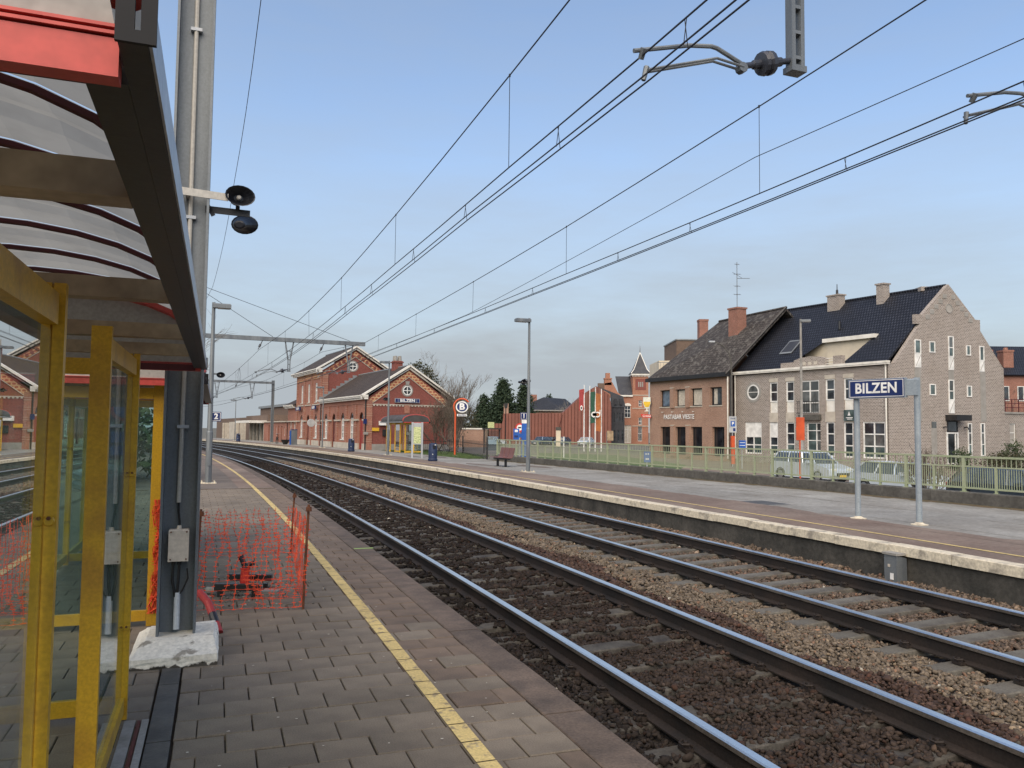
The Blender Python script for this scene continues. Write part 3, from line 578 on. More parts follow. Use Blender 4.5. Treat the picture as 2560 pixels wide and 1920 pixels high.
for x,zb in ((1.545+4.02,5.545),(5.69+4.02,5.78)): drop_post(t,x,zb-ZP,bz,1.1)
reg_arm(t,4.02,UP1,LO1,INS1,CL1,-ZP); reg_arm(t,4.02,UP2,LO2,INS2,CL2,-ZP)
# --- the next portals down the line
def portal(name,label,s,xb0,xb1,zb,mo,mz,drops,stays=None,base=ZF):
    t=TT(name,label,'mast',s,mo,base); hcol(MB(),-.02,mz-base).build('column',['galv'],t); MB().box(-.4,.4,-.4,.4,-.05,.12).build('plinth',['concrete'],t)
    MB().box(xb0-mo,xb1-mo,-.10,.10,zb-base,zb-base+.22).build('cross_beam',['galv'],t)
    for d in drops:
        drop_post(t,d[0]-mo,d[1]-base,zb-base,.6 if len(d)<3 else d[2]); sh=d[0]-1.545; dz=d[1]-5.545
        reg_arm(t,sh-mo,UP1,LO1,INS1,CL1,dz-base)
    for d in drops:
        m=MB().tube([(d[0]-1.45-mo,0,zb-base),(d[0]-1.56-mo,0,zb-base-.25),(d[0]-1.68-mo,0,zb-base-.5)],[.02,.035,.02],6).cyl((d[0]-1.55-mo,0,zb-base-.2),(d[0]-1.62-mo,0,zb-base-.36),.06,.06,8); m.build('hanger',['insulator'],t)
    if stays:
        m=MB()
        for a,b in stays: m.tube([(0,0,mz-base-.15),(a-mo,0,b-base)],.013,5)
        m.build('stay',['wire'],t)
    return t
portal('catenary_mast','second catenary mast with stayed cross beam over both tracks in front of station house',47.2,-4.1,5.76,6.66,-4.0,9.85,((1.50,5.06),(4.84,5.12)),((.6,6.9),(4.9,6.9)),ZP)
portal('catenary_mast','distant catenary mast on far platform beside low red annex, beam reaching left',86.2,-4.5,8.2,6.38,8.1,6.75,((2.6,4.85,.5),(6.0,4.88,.5)))
# --- wires
def wire(name,label,pts,r,drop=None,group=None,pair=0):
    """pts: list of (s,o,z); straight from support to support with fine steps so that it follows the curve"""
    P=[]
    for (s0,o0,z0_),(s1,o1,z1) in zip(pts,pts[1:]):
        n=max(2,int((s1-s0)/2.5))
        for i in range(n): f=i/n; P.append((s0+(s1-s0)*f,o0+(o1-o0)*f,z0_+(z1-z0_)*f))
    P.append(pts[-1]); m=MB()
    for d in ((-pair,pair) if pair else (0,)): m.tube([TP(s,o+d,z) for s,o,z in P],r,5)
    return tag(m.build(name,['wire'],uv=False),label,'wire',group),P
def at(P,s): 
    a=np.array(P); return float(np.interp(s,a[:,0],a[:,1])),float(np.interp(s,a[:,0],a[:,2]))
W1,Pm1=wire('messenger_wire','uppermost overhead wire of the nearer track, carrying thin droppers',[(-8,-.2,6.55),(0,-.2,6.62),(9.37,-.2,6.74),(11.25,-.2,6.68),(18.13,-.2,6.47),(24.7,-.2,6.26),(33.3,-.2,6.09),(47.2,-.1,6.17),(63.5,-.1,5.33),(86,1.1,5.85),(120,1,5.0)],.010)
W2,Pa1=wire('auxiliary_wire','middle overhead wire of the nearer track just above its contact wires',[(-8,-.2,5.30),(7.71,-.2,5.37),(11.22,-.2,5.41),(18.04,-.2,5.40),(24.58,-.2,5.32),(47.2,-.1,5.02),(68,0,4.62),(86,1.1,4.75),(120,1,4.4)],.009)
W3,Pc1=wire('contact_wire','lowest double contact wire running above the nearer track',[(-8,-.2,5.15),(7.7,-.2,5.125),(13.1,-.2,5.18),(23,-.2,5.11),(47.2,-.1,4.74),(68,0,4.47),(86,1.1,4.5),(120,1,4.2)],.0085,pair=.045)
W4,Pm2=wire('messenger_wire','uppermost overhead wire of the farther track, carrying thin droppers',[(-8,3.64,7.0),(8.06,3.64,6.84),(11.14,3.64,6.73),(18.0,3.64,6.51),(24.58,3.64,6.34),(30.75,3.62,6.17),(38.5,3.6,5.91),(47.2,3.3,6.2),(53.2,3.44,6.04),(66.8,3.44,5.64),(86,4.4,5.85),(120,4.2,5.1)],.010)
W5,Pa2=wire('auxiliary_wire','middle overhead wire of the farther track just above its contact wires',[(-8,3.6,5.35),(6.92,3.64,5.42),(9.41,3.64,5.42),(18,3.64,5.44),(36,3.6,5.33),(47.2,3.3,5.05),(68,3.5,4.75),(86,4.4,4.78),(120,4.2,4.4)],.009)
W6,Pc2=wire('contact_wire','lowest double contact wire running above the farther track',[(-8,3.7,5.2),(7.59,3.66,5.26),(19.78,3.64,5.27),(26.2,3.64,5.25),(35.9,3.62,5.14),(47.2,3.3,4.86),(74,3.6,4.59),(93,4.2,4.31),(120,4.2,4.2)],.0085,pair=.03)
W7,_=wire('feeder_wire','thin lone overhead wire slanting between the two wire sets of the farther track',[(-4,3.9,6.0),(6.9,3.64,5.85),(11.1,3.64,6.0),(24.5,3.64,5.43),(40,3.6,5.25)],.006)
W8,_=wire('feeder_wire','lone feeder wire passing behind the loudspeakers of the near mast',[(5,-3.25,11.3),(18.2,-3.07,10.65),(30,-2.94,10.3),(47.2,-2.6,9.43),(86,-3,8.0)],.009)
def droppers(Wm,Pm,Pa,Pc,ss,ss2):
    for s in ss:
        o,z=at(Pm,s); oa,za=at(Pa,s); m=MB().tube([TP(s,o,z),TP(s,oa,za)],.0045,4).cyl(TP(s,o,z-.02),TP(s,o,z+.02),.014,.014,5); m.build('dropper',['wire'],Wm,uv=False)
    for s in ss2:
        o,z=at(Pa,s); oc,zc=at(Pc,s); MB().tube([TP(s,o,z),TP(s,oc-.03,zc)],.004,4).tube([TP(s+.03,o,z),TP(s+.03,oc+.03,zc)],.004,4).build('dropper',['wire'],Wm,uv=False)
droppers(W1,Pm1,Pa1,Pc1,(3.5,11.3,18.1,24.7,31,37.5,43.6,52,58,64,70,77),(7.0,9.65,13.2,16.5,20.5,24,30,36,42,50,58))
droppers(W4,Pm2,Pa2,Pc2,(3.5,11.0,17.7,24.1,30.3,36,42.5,53,60,67,74),(6.9,9.3,12.8,15.3,19.6,23,28,33,39,50))
m=MB(); 
for d in (-.12,0,.12): m.tube([TP(56,-.1,5.72),TP(56.3,-.1+d,5.3),TP(56,-.08+d*.6,4.9)],.008,4)
m.build('jumper',['wire'],W1,uv=False)
# ================================================================== platform shelters
def shelter(name,label,loc,rz,y0,y1,posts,panes,walls,beams,sx=1,ym='yellow',back=-1.15,dz=0,thresh=None):
    t=thing(name,label,'shelter',loc,rz); X=lambda a:a*sx; ZT=2.0+dz; xl,xr=-1.52,.335; xm=(xl+xr)/2; hw=(xr-xl)/2; zb=ZT+.13; rise=.42
    def bx(m,a,b,c,d,e,f,mi=0): a,b=sorted((X(a),X(b))); return m.box(a,b,c,d,e,f,mi)
    arc=lambda k,n,r=0:(xm+(hw+r)*cos(pi*(1-k/n)),zb+(rise+r)*sin(pi*k/n)**.8)
    for x,y,dbl in posts:
        m=MB()
        if dbl: bx(m,x-.034,x-.003,y-.018,y+.018,.0,ZT+.029); bx(m,x+.003,x+.034,y-.018,y+.018,.0,ZT+.029); bx(m,x-.003,x+.003,y-.010,y+.010,.0,ZT+.02)
        else: bx(m,x-.038,x+.038,y-.02,y+.02,.0,ZT+.029)
        p=m.build('post',[ym],t)
        if dbl and ym=='yellow':
            for z in (.50,1.35):
                m=MB(); 
                for g in (-1,1): m.lathe([(.0,-.006),(.013,-.006),(.016,0),(.016,.006)],8,(X(x+g*.016),y-.022,z),axis='y'); m.cyl((X(x+g*.016),y-.034,z+.008),(X(x+g*.016),y-.026,z+.008),.006,.006,6,1)
                m.build('clamp',[ym,'rust'],p)
    def glaz(x0,ya,x1,yb):
        d=Vector((X(x1)-X(x0),yb-ya,0)); L_=d.length; d.normalize(); a=Vector((X(x0),ya,0))+d*.04; b=Vector((X(x1),yb,0))-d*.04
        for z,h in ((.085,.085),(ZT-.05,.09)):
            m=MB().bar(a+Vector((0,0,z)),b+Vector((0,0,z)),.042,h); m.build('rail',[ym],t)
        m=MB().bar(a+Vector((0,0,(ZT+.02)/2)),b+Vector((0,0,(ZT+.02)/2)),.008,ZT-.24); m.build('glass_pane',['glass'],t,uv=False)
    for p in panes: glaz(*p)
    for x0,ya,x1,yb in walls: MB().bar((X(x0),ya,ZT-.05),(X(x1),yb,ZT-.05),.042,.09).build('rail',[ym],t)
    # roof: gutters, cross beams, ribs, curved panels, gables
    for g,(a,b) in (('r',(.292,.37)),('l',(-1.55,-1.465))):
        m=MB(); c_=a if g=='l' else .340; bx(m,c_,b,y0-.085,y1+.05,ZT+.03,ZT+.04); bx(m,c_,c_+.006,y0-.085,y1+.05,ZT+.04,ZT+.095); bx(m,b-.006,b,y0-.085,y1+.05,ZT+.04,ZT+.095)
        if g=='r': bx(m,a,c_-.0005,y0+.035,y1-.035,ZT+.03,ZT+.05)
        bm_=m.build('gutter',['black_steel'],t)
        if g=='r': m=MB(); bx(m,b+.0005,b+.004,y0-.085,y1+.05,ZT+.032,ZT+.09); m.build('gutter_lit_face',['galv_light'],bm_)  # pale outer side: sky light on the dark gutter put into the colour
    for y in beams:
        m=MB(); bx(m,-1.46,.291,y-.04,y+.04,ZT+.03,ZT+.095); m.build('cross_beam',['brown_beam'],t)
    nr=8; N_=14; ys=[y0+.03+(y1-y0-.06)*i/nr for i in range(nr+1)]
    for i,y in enumerate(ys):
        m=MB(); m.tube([(X(arc(k,N_)[0]),y,arc(k,N_)[1]) for k in range(N_+1)],.014 if 0<i<nr else .03,5); m.build('rib',['maroon' if 0<i<nr else 'red_paint'],t)
    for i in range(nr):
        m=MB(); ya,yb=ys[i]+.006,ys[i+1]-.006; vs=[]; n3=3
        for k in range(N_+1):
            a,z=arc(k,N_,.016); vs+=[(X(a),ya,z),(X(a),ya+(yb-ya)*.35,z+.004),(X(a),ya+(yb-ya)*.5,z+.02),(X(a),ya+(yb-ya)*.65,z+.004),(X(a),yb,z)]
        fs=[(k*5+j,k*5+j+1,(k+1)*5+j+1,(k+1)*5+j) for k in range(N_) for j in range(4)]; m.add(vs,fs); m.build('roof_panel',['poly_roof' if ym=='yellow' else 'roof_dark'],t)
    for y,sg in ((y0,-1),(y1,1)):
        a,b=sorted((y,y+sg*.03)); m=MB(); bx(m,-1.46,.336,a,b,ZT+.012,ZT+.056); bx(m,-1.46,.336,a-.004,b+.004,ZT+.059,ZT+.063); bx(m,-1.46,.336,a-.004,b+.004,ZT+.067,ZT+.071); fo=m.build('fascia',['red_paint'],t); m=MB(); yi=(b if sg<0 else a); bx(m,-1.46,.30,yi-.003-(0 if sg>0 else -.006),yi+.003-(0 if sg>0 else -.006),ZT+.014,ZT+.07); m.build('fascia_shaded_back',['maroon'],fo)  # maroon inner sheet: backlit shade of the red fascia put into its colour
        pts=[(X(arc(k,N_,-.02)[0]),arc(k,N_,-.02)[1]) for k in range(N_+1)]; pts=[(X(-1.46),ZT+.072)]+pts[1:-1]+[(X(.33),ZT+.072)]
        m=MB().prism(pts,y-.004+sg*.012,y+.004+sg*.012,'xz'); m.build('gable_panel',['render_grey' if ym=='yellow' else 'roof_dark'],t)
        m=MB(); 
        ye=y+sg*(.088 if sg<0 else .053); bx(m,.338,.379,ye-.003,ye+.003,ZT+.028,ZT+.042); bx(m,.338,.357,ye-.003,ye+.003,ZT+.042,ZT+.085); bx(m,.363,.379,ye-.003,ye+.003,ZT+.042,ZT+.085); bx(m,.338,.379,ye-.003,ye+.003,ZT+.085,ZT+.115); m.build('end_cap',['cap_black'],t)
    if thresh:
        for a,b,h,mt in ((.03,.085,.014,'concrete'),(.094,.112,.010,'maroon'),(.118,.152,.012,'stone_grey')): m=MB(); bx(m,a,b,thresh[0],thresh[1],.002,h); m.build('threshold',[mt],t)
    return t
CX,CY,CR=-2.19,4.639,.3529
shelter('platform_shelter','near yellow framed glass platform shelter with barrel vault roof, filling the left edge',(CX,CY,ZP),CR,-4.1,.96,
  [(0,-3.75,0),(0,-2.5,1),(0,-1.45,0),(0,-.12,1),(-1.15,-3.75,1),(-1.15,-2.5,1),(-1.15,-1.3,1),(-1.15,-.12,1)],
  [(0,-3.75,0,-2.5),(0,-1.45,0,-.12),(0,-.12,-1.15,-.12),(-1.15,-3.75,-1.15,-2.5),(-1.15,-2.5,-1.15,-1.3),(-1.15,-1.3,-1.15,-.12)],[],(-3.5,-2.25,-1.05,-.1),thresh=(-3.9,-.2))
shelter('platform_shelter','second yellow shelter behind the near mast, partly seen through the first one',(CX,CY,ZP),CR,2.0,7.6,
  [(0,2.12,0),(0,3.2,1),(0,4.35,0),(0,5.5,1),(0,6.7,0),(-1.15,2.12,1),(-1.15,3.3,1),(-1.15,4.4,1),(-1.15,5.5,1),(-1.15,6.7,1)],
  [(0,2.12,-1.15,2.12),(-1.15,2.12,-1.15,3.3),(-1.15,3.3,-1.15,4.4),(-1.15,4.4,-1.15,5.5),(-1.15,5.5,-1.15,6.7),(0,5.5,-1.15,5.5),(0,5.5,0,6.7),(0,3.2,0,4.35)],[(0,4.35,0,5.5)],(2.8,4.0,5.2,6.4),dz=-.06)
shelter('platform_shelter','far yellow glass shelter with arched roof beside the station house gable',(-7.05,53.2,ZF),TH(53.5),-.5,4.6,
  [(0,0,1),(0,1.1,0),(0,2.2,1),(0,3.3,0),(0,4.2,1),(-.6,0,0),(-1.15,0,1),(-1.15,4.2,1)],[(0,1.1,0,2.2),(0,3.3,0,4.2),(0,0,-.6,0),(-.6,0,-1.15,0),(-1.15,0,-1.15,4.2)],[(0,0,0,4.2)],(.3,1.6,2.9,4.1),sx=-1,ym='yellow_far')
# crumpled orange netting tied to the second shelter's corner post
t=thing('safety_net','crumpled orange safety netting tied around the yellow corner post of second shelter','netting',(CX+cos(CR)*.0-sin(CR)*2.12,CY+cos(CR)*2.12,ZP),CR); m=MB()
for i in range(60):
    z=random.uniform(.12,1.0); x0=-.01+.05*sin(z*2.6); pts=[(x0+random.uniform(-.05,.05),-.035+random.uniform(-.02,.01),z+random.uniform(-.08,.08)) for _ in range(4)]; m.tube(pts,.0035,3,False)
for i in range(14): m.tube([(-.03+.005*i+.05*sin(z*2.6)+random.gauss(0,.006),-.03+random.gauss(0,.008),z) for z in np.linspace(.1,1.02,12)],.0035,3,False)
m.build('net',['net_orange'],t,uv=False)
# ------------------------------------------------------------------ fenced-off pit with orange mesh
t=thing('safety_net','orange mesh fence on thin steel rods closing off a pit in the platform','netting',(-2.3,7.4,ZP))
def netpanel(p0,p1,h0,h1,n,seed,waves=.02):
    rr=random.Random(seed); a=Vector(p0)-Vector((-2.3,7.4)); b=Vector(p1)-Vector((-2.3,7.4)); m=MB(); d=(b-a).normalized(); L_=(b-a).length; rows=int(h0/.042); pts={}
    for i in range(n+1):
        f=i/n; h=h0+(h1-h0)*f; ph=rr.uniform(0,6); lean=rr.uniform(-.02,.05)
        for j in range(rows+1):
            z=.02+(h-.02)*j/rows*(1-.03*abs(sin(f*9))); sw=waves*sin(j*.33+ph)+lean*j/rows+ .012*sin(j*.9+i); q=a+d*(f*L_+sw); pts[i,j]=Vector((q.x,q.y+.02*sin(j*.4+i*1.3),z))
    for i in range(n+1):
        for j in range(rows):
            m.bar(pts[i,j],pts[i,j+1],.0065,.0025)
            w_=.020*rr.uniform(.6,1.2); m.bar(pts[i,j]-Vector((d.x,d.y,0))*w_+Vector((0,0,rr.gauss(0,.004))),pts[i,j]+Vector((d.x,d.y,0))*w_+Vector((0,0,rr.gauss(0,.004))),.003,.0065)
        if i<n:
            for j in range(0,rows+1):
                if (j<8 and j%2==0) or j%6==0: m.tube([pts[i,j],pts[i+1,j]],.0016,3,False)
    return m
for k,(p0,p1,h0,h1,n) in enumerate((((-2.74,7.08),(-1.86,7.27),.88,.84,11),((-1.86,7.27),(-2.80,10.40),.84,.62,14),((-2.80,10.40),(-4.05,9.95),.62,.60,14),((-2.50,7.6),(-1.95,7.75),.60,.70,7))):
    netpanel(p0,p1,h0,h1,n,k).build('mesh_panel',['net_orange'],t,uv=False)
for x,y,h,r in ((-1.85,7.27,.93,.012),(-2.83,10.43,.78,.012),(-2.74,7.06,.9,.010)): 
    m=MB().tube([(x+2.3,y-7.4,-.02),(x+2.3+.012,y-7.4,h*.5),(x+2.3+.03,y-7.4,h)],r,7).cyl((x+2.3+.03,y-7.4,h-.06),(x+2.3+.03,y-7.4,h-.02),.028,.024,8); m.build('rod',['rust'],t)
t=thing('standpipe','red standpipe with forked black top on low black stand inside the orange mesh','standpipe',(-2.62,8.0,ZP))
MB().cyl((0,0,.06),(.005,0,.22),.048,.042,12).cyl((.005,0,.22),(.005,0,.235),.05,.05,12).build('pipe',['red_sign'],t)
MB().tube([(.005,0,.23),(-.02,0,.29),(-.05,0,.35)],[.03,.026,.03],8).tube([(.01,0,.23),(.05,0,.27),(.09,0,.285)],[.028,.022,.022],8).build('fork',['black_plastic'],t)
for y,z in ((-.22,.10),(.13,.13)): MB().bbox(-.21,.23,y-.025,y+.025,z-.045,z+.02,.008).build('bar',['black_steel'],t)
for x in (-.16,.17):
    for y in (-.22,.13): MB().box(x-.02,x+.02,y-.02,y+.02,-.01,.06).build('foot',['black_steel'],t)
m=MB().cyl((-.33,-.1,.03),(-.24,-.12,.035),.035,.03,8).box(-.36,-.22,-.28,-.25,.0,.012).box(.2,.36,-.12,.02,.0,.03); m.build('rubble',['concrete'],t)
n_=300; P_=np.stack([rng.normal(-2.55,.28,n_),rng.normal(8.0,.30,n_),np.full(n_,ZP+.004)],1); stones('rubble_stones',P_,rng.uniform(.006,.02,n_),np.clip(rng.normal(.22,.07,(n_,1)),.05,.4)*np.array([1,.93,.82]),None); tag(bpy.data.objects['rubble_stones'],'scattered crumbs of broken mortar around the red standpipe','rubble')
t=thing('warning_post','leaning red and black striped pipe behind the white plinth','post',(-2.285,6.40,ZP))
P0=[(0,0,0),(-.05,.06,.06),(-.10,.12,.12),(-.17,.21,.19),(-.30,.36,.24)]
for i,(a,b) in enumerate(((0,1),(1,2),(2,4))): MB().tube(P0[a:b+1],.034-.001*i,10).build('band',['red_dull' if i!=1 else 'black_plastic'],t)
# ================================================================== street furniture on the platforms
def number_sign(t,digit,x,z,side):
    e=bpy.data.objects.new('platform_number',None); e.empty_display_size=.05; COL.objects.link(e); e.parent=t; e.location=(x,0,z)
    MB().box(-.14,.14,-.02,.02,-.14,.14).build('panel',['navy'],e)
    m=MB(); 
    for a,b,c,d in ((-.12,.12,.108,.12),(-.12,.12,-.12,-.108),(-.12,-.108,-.108,.108),(.108,.12,-.108,.108)): m.box(a,b,-.0235,-.0195,c,d)
    m.build('border',['sign_white'],e); text('numeral',digit,.22,'sign_white',e,(0,-.0225,0),UP,.002,.008); return e
def lamp_pole(label,s,o,z,h,arm=-1,r=.075,head='box',loc=None,rz=None,name='lamp_post',gal='galv',alen=.55):
    t=thing(name,label,'lamp post',loc if loc is not None else TP(s,o,z),TH(s) if rz is None else rz)
    MB().tube([(0,0,0),(0,0,h*.28),(0,0,h*.285),(0,0,h)],[r*1.15,r*1.1,r*.95,r*.6],8).box(-.05,.05,-r*1.25,-r*1.1,.5,.95).build('pole',[gal],t)
    m=MB().box(-.22,.22,-.22,.22,-.01,.02); 
    for a in (-.17,.17):
        for b in (-.17,.17): m.cyl((a,b,.02),(a,b,.07),.02,.02,6)
    m.build('base_plate',['cream_edge'],t)
    a,b=sorted((arm*.0,arm*alen)); m=MB().bbox(a-.03,b+.03,-.13,.13,h-.16,h-.03,.03); m.bar((0,0,h-.06),(arm*.2,0,h-.08),.06,.06); hd=m.build('lamp_head',['galv'],t)
    a,b=sorted((arm*.12,arm*alen)); MB().box(a,b,-.10,.10,h-.175,h-.158).build('lens',['lamp_glass'],hd)
    return t
t=lamp_pole('tall grey lamp post with two loudspeakers and number 1 sign on the far platform',29.8,8.02,ZF,5.95)
horn(t,(-.30,-.02,3.45),.35,.05,1.25); horn(t,(-.02,.12,3.50),pi+.4,.0,1.2); MB().bar((-.25,0,3.53),(.08,0,3.53),.03,.05).build('bracket',['galv'],t); number_sign(t,'1',-.20,2.14,-1)
t=lamp_pole('grey lamp post with loudspeakers in front of station gable and yellow shelter',49.1,7.8,ZF,5.75); horn(t,(-.24,0,3.4),.3,0,1.2); horn(t,(.02,.1,3.42),pi,.0,1.0)
lamp_pole('slim lamp post before the middle of the station facade',67.0,8.0,ZF,5.0,r=.06); lamp_pole('distant lamp post in front of the low grey building left of the annex',101,7.6,ZF,4.9,r=.06)
t=lamp_pole('lamp post at left with number 2 sign and its lamp turned right',26.3,-3.6,ZP,5.25,arm=1,r=.08,alen=.45); number_sign(t,'2',.16,1.92,1); horn(t,(.24,0,3.13),.1,0,1.0); MB().bar((0,0,3.16),(.2,0,3.16),.03,.05).build('bracket',['galv'],t)
lamp_pole('distant lamp post on the near platform beyond number 2 sign',66,-3.9,ZP,4.6,arm=1,r=.06)
# station name board on two posts
bx_,by_=7.26,14.32; ra=math.atan2(-.96,.67); t=thing('station_sign','blue BILZEN station name board on two grey posts on far platform','sign',(bx_,by_,ZF),ra)
for x,h in ((-1.17,2.3),(0,2.62)): MB().tube([(x,.0,0),(x,.0,h)],.052,14).build('post',['paint_grey'],t); m=MB().lathe([(.15,-.005),(.15,.012),(.09,.02),(.055,.045)],9,(x,0,0)); m.build('base',['cream_edge'],t)
MB().bbox(-1.27,-.155,-.11,-.03,2.265,2.625,.01).build('board',['paint_grey'],t); m=MB().bbox(-.155,.045,-.085,.03,2.30,2.60,.02); m.build('end_housing',['paint_grey'],t); MB().bar((-1.17,0,2.28),(-1.17,-.06,2.33),.05,.08).build('bracket',['paint_grey'],t)
MB().box(-1.26,-.17,-.1135,-.1105,2.275,2.615).build('face',['navy'],t)
m=MB()
for a,b,c,d in ((-1.245,-.185,2.59,2.602),(-1.245,-.185,2.288,2.30),(-1.245,-1.233,2.30,2.59),(-.197,-.185,2.30,2.59)): m.box(a,b,-.1165,-.1132,c,d)
m.build('border',['sign_white'],t); text('lettering','BILZEN',.265,'sign_white',t,(-.715,-.115,2.445),UP,.002,.007,sx=.93)
# B totem
t=thing('station_totem','red pole carrying round white and blue B emblem and small BILZEN plate','sign',(-3.47,49.34,ZF),.12)
arcp=[(0,0,0),(0,0,2.55)]+[(.36-.48*cos(a),0,2.98+.50*sin(a)) for a in np.linspace(.1,2.6,12)]; arcp[2]=(-.12+.02,0,2.95)
MB().tube([(0,0,0),(0,0,2.6),(-.06,0,2.8)]+[(.40-.50*cos(a),0,3.0+.50*sin(a)) for a in np.linspace(.0,2.5,12)],.055,8).build('pole',['orange_red'],t); MB().box(-.15,.15,-.15,.15,-.01,.03).build('base',['concrete'],t)
m=MB().lathe([(.385,-.03),(.385,.03)],28,(.40,-.02,3.0),sy=.92,axis='y'); m.build('disc',['sign_white'],t); MB().lathe([(.315,-.038),(.315,-.031)],28,(.40,-.02,3.0),sy=.88,axis='y').build('emblem_field',['navy'],t)
text('emblem_letter','B',.55,'sign_white',t,(.40,-.06,3.0),UP,.003,.022,sx=1.1); MB().box(.10,.70,-.05,.0,2.42,2.56).build('plate',['sign_white'],t); text('lettering','BILZEN',.14,'navy',t,(.40,-.052,2.485),UP,.002,.004)
# litter bins
def bin_(label,s,o,rz=0):
    t=TT('litter_bin',label,'bin',s,o,ZF,'dark blue litter bins on the far platform'); MB().lathe([(.19,0),(.235,.03),(.245,.10),(.215,.14),(.225,.5),(.20,.80),(.19,.88),(.12,.90)],18).build('body',['navy_dull'],t,smooth=False)
    m=MB().box(-.07,.07,-.225,-.19,.62,.80); m.build('slot',['black_plastic'],t); m=MB().box(.02,.10,-.216,-.20,.80,.84); m.build('plate',['sign_white'],t); MB().lathe([(.0,-.008),(.035,-.008),(.035,.0)],10,(-.08,-.222,.35),axis='y').build('badge',['sign_grey'],t)
bin_('dark blue litter bin standing beside the timetable board',40.1,7.55); bin_('dark blue litter bin in front of the station facade near its corner',56.6,7.5); bin_('dark blue litter bin far left by the low grey building',94.9,6.6)
# bench
t=TT('bench','maroon three seat bench on black legs near the end of green railing','bench',34.2,8.75,ZF)
for y in (-.52,0,.52):
    prof=[(-.26,.40),(-.22,.43),(-.05,.405),(.12,.40),(.19,.43),(.24,.55),(.30,.82),(.315,.83),(.33,.82),(.27,.55),(.215,.41),(.13,.375),(-.05,.38),(-.23,.405)]
    MB().prism(prof,y-.235,y+.235,'xz').build('seat',['bench_maroon'],t)
MB().box(-.03,.07,-.85,.85,.31,.375).build('rail',['black_steel'],t)
for y in (-.45,.45): MB().box(-.03,.06,y-.04,y+.04,0,.31).box(-.14,.16,y-.05,y+.05,0,.015).build('leg',['black_steel'],t)
# timetable board
t=TT('timetable_board','grey framed timetable and network map board before the yellow shelter','board',44.4,8.1,ZF); t.rotation_euler=(0,0,.18)
for x in (-.27,.27): MB().bbox(x-.05,x+.05,-.05,.05,0,1.98,.01).build('post',['galv_light'],t)
MB().bbox(-.215,.215,-.04,.04,.75,1.95,.01).build('panel',['galv_light'],t); MB().box(-.20,.20,-.045,-.041,.80,1.72).build('map',['map_green'],t); MB().box(-.20,.20,-.045,-.041,1.76,1.90).build('header',['sign_grey'],t)
t=TT('information_panel','grey and blue information cabinet standing at the left end of station facade','panel',78.4,8.2,ZF); MB().bbox(-.10,.45,-.1,.1,0,1.4,.02).build('cabinet',['galv'],t); MB().box(-.22,-.12,-.1,.1,0,1.35).build('side_panel',['blue_sign'],t); MB().box(-.12,.46,-.12,.12,1.4,1.46).build('top',['navy'],t)
t=TT('flower_pot','dark round flower pot beside the information cabinet','pot',80.2,8.0,ZF); MB().lathe([(.18,0),(.3,.2),(.42,.42),(.45,.45),(.38,.45),(.3,.4)],14).build('pot',['black_steel'],t)
# small wheeled thing (bicycle) leaning at the annex
def bicycle(name,label,loc,rz,col='black_steel'):
    t=thing(name,label,'bicycle',loc,rz)
    for x in (-.52,.52):
        pts=[(x+.33*cos(a),0,.34+.33*sin(a)) for a in np.linspace(0,2*pi,17)]; wh=MB().tube(pts,.018,5,False).build('wheel',['tyre'],t); m=MB()
        for k in range(6): a=k*pi/6; m.tube([(x-.32*cos(a),0,.34-.32*sin(a)),(x+.32*cos(a),0,.34+.32*sin(a))],.004,3)
        m.build('spokes',['rim'],wh)
    MB().tube([(-.52,0,.34),(-.05,0,.32),(.36,0,.80),(-.18,0,.76),(-.05,0,.32)],.018,6).tube([(-.52,0,.34),(-.18,0,.76),(-.2,0,.92)],.014,6).tube([(.52,0,.34),(.38,0,.80),(.34,0,1.0)],.016,6).build('frame',[col],t)
    MB().tube([(.34,-.25,1.02),(.36,-.1,1.0),(.36,.1,1.0),(.34,.25,1.02)],.012,5).build('handlebar',['rim'],t); MB().bbox(-.34,-.08,-.07,.07,.91,.96,.02).build('saddle',['black_plastic'],t)
bicycle('bicycle','dark bicycle standing beside the round flower pot at the annex',TP(83.5,8.0,ZF),TH(83)+1.2); bicycle('bicycle','dark bicycle parked in the bare bush right of the yellow shelter',TP(50.2,12.4,ZF-.02),.5)
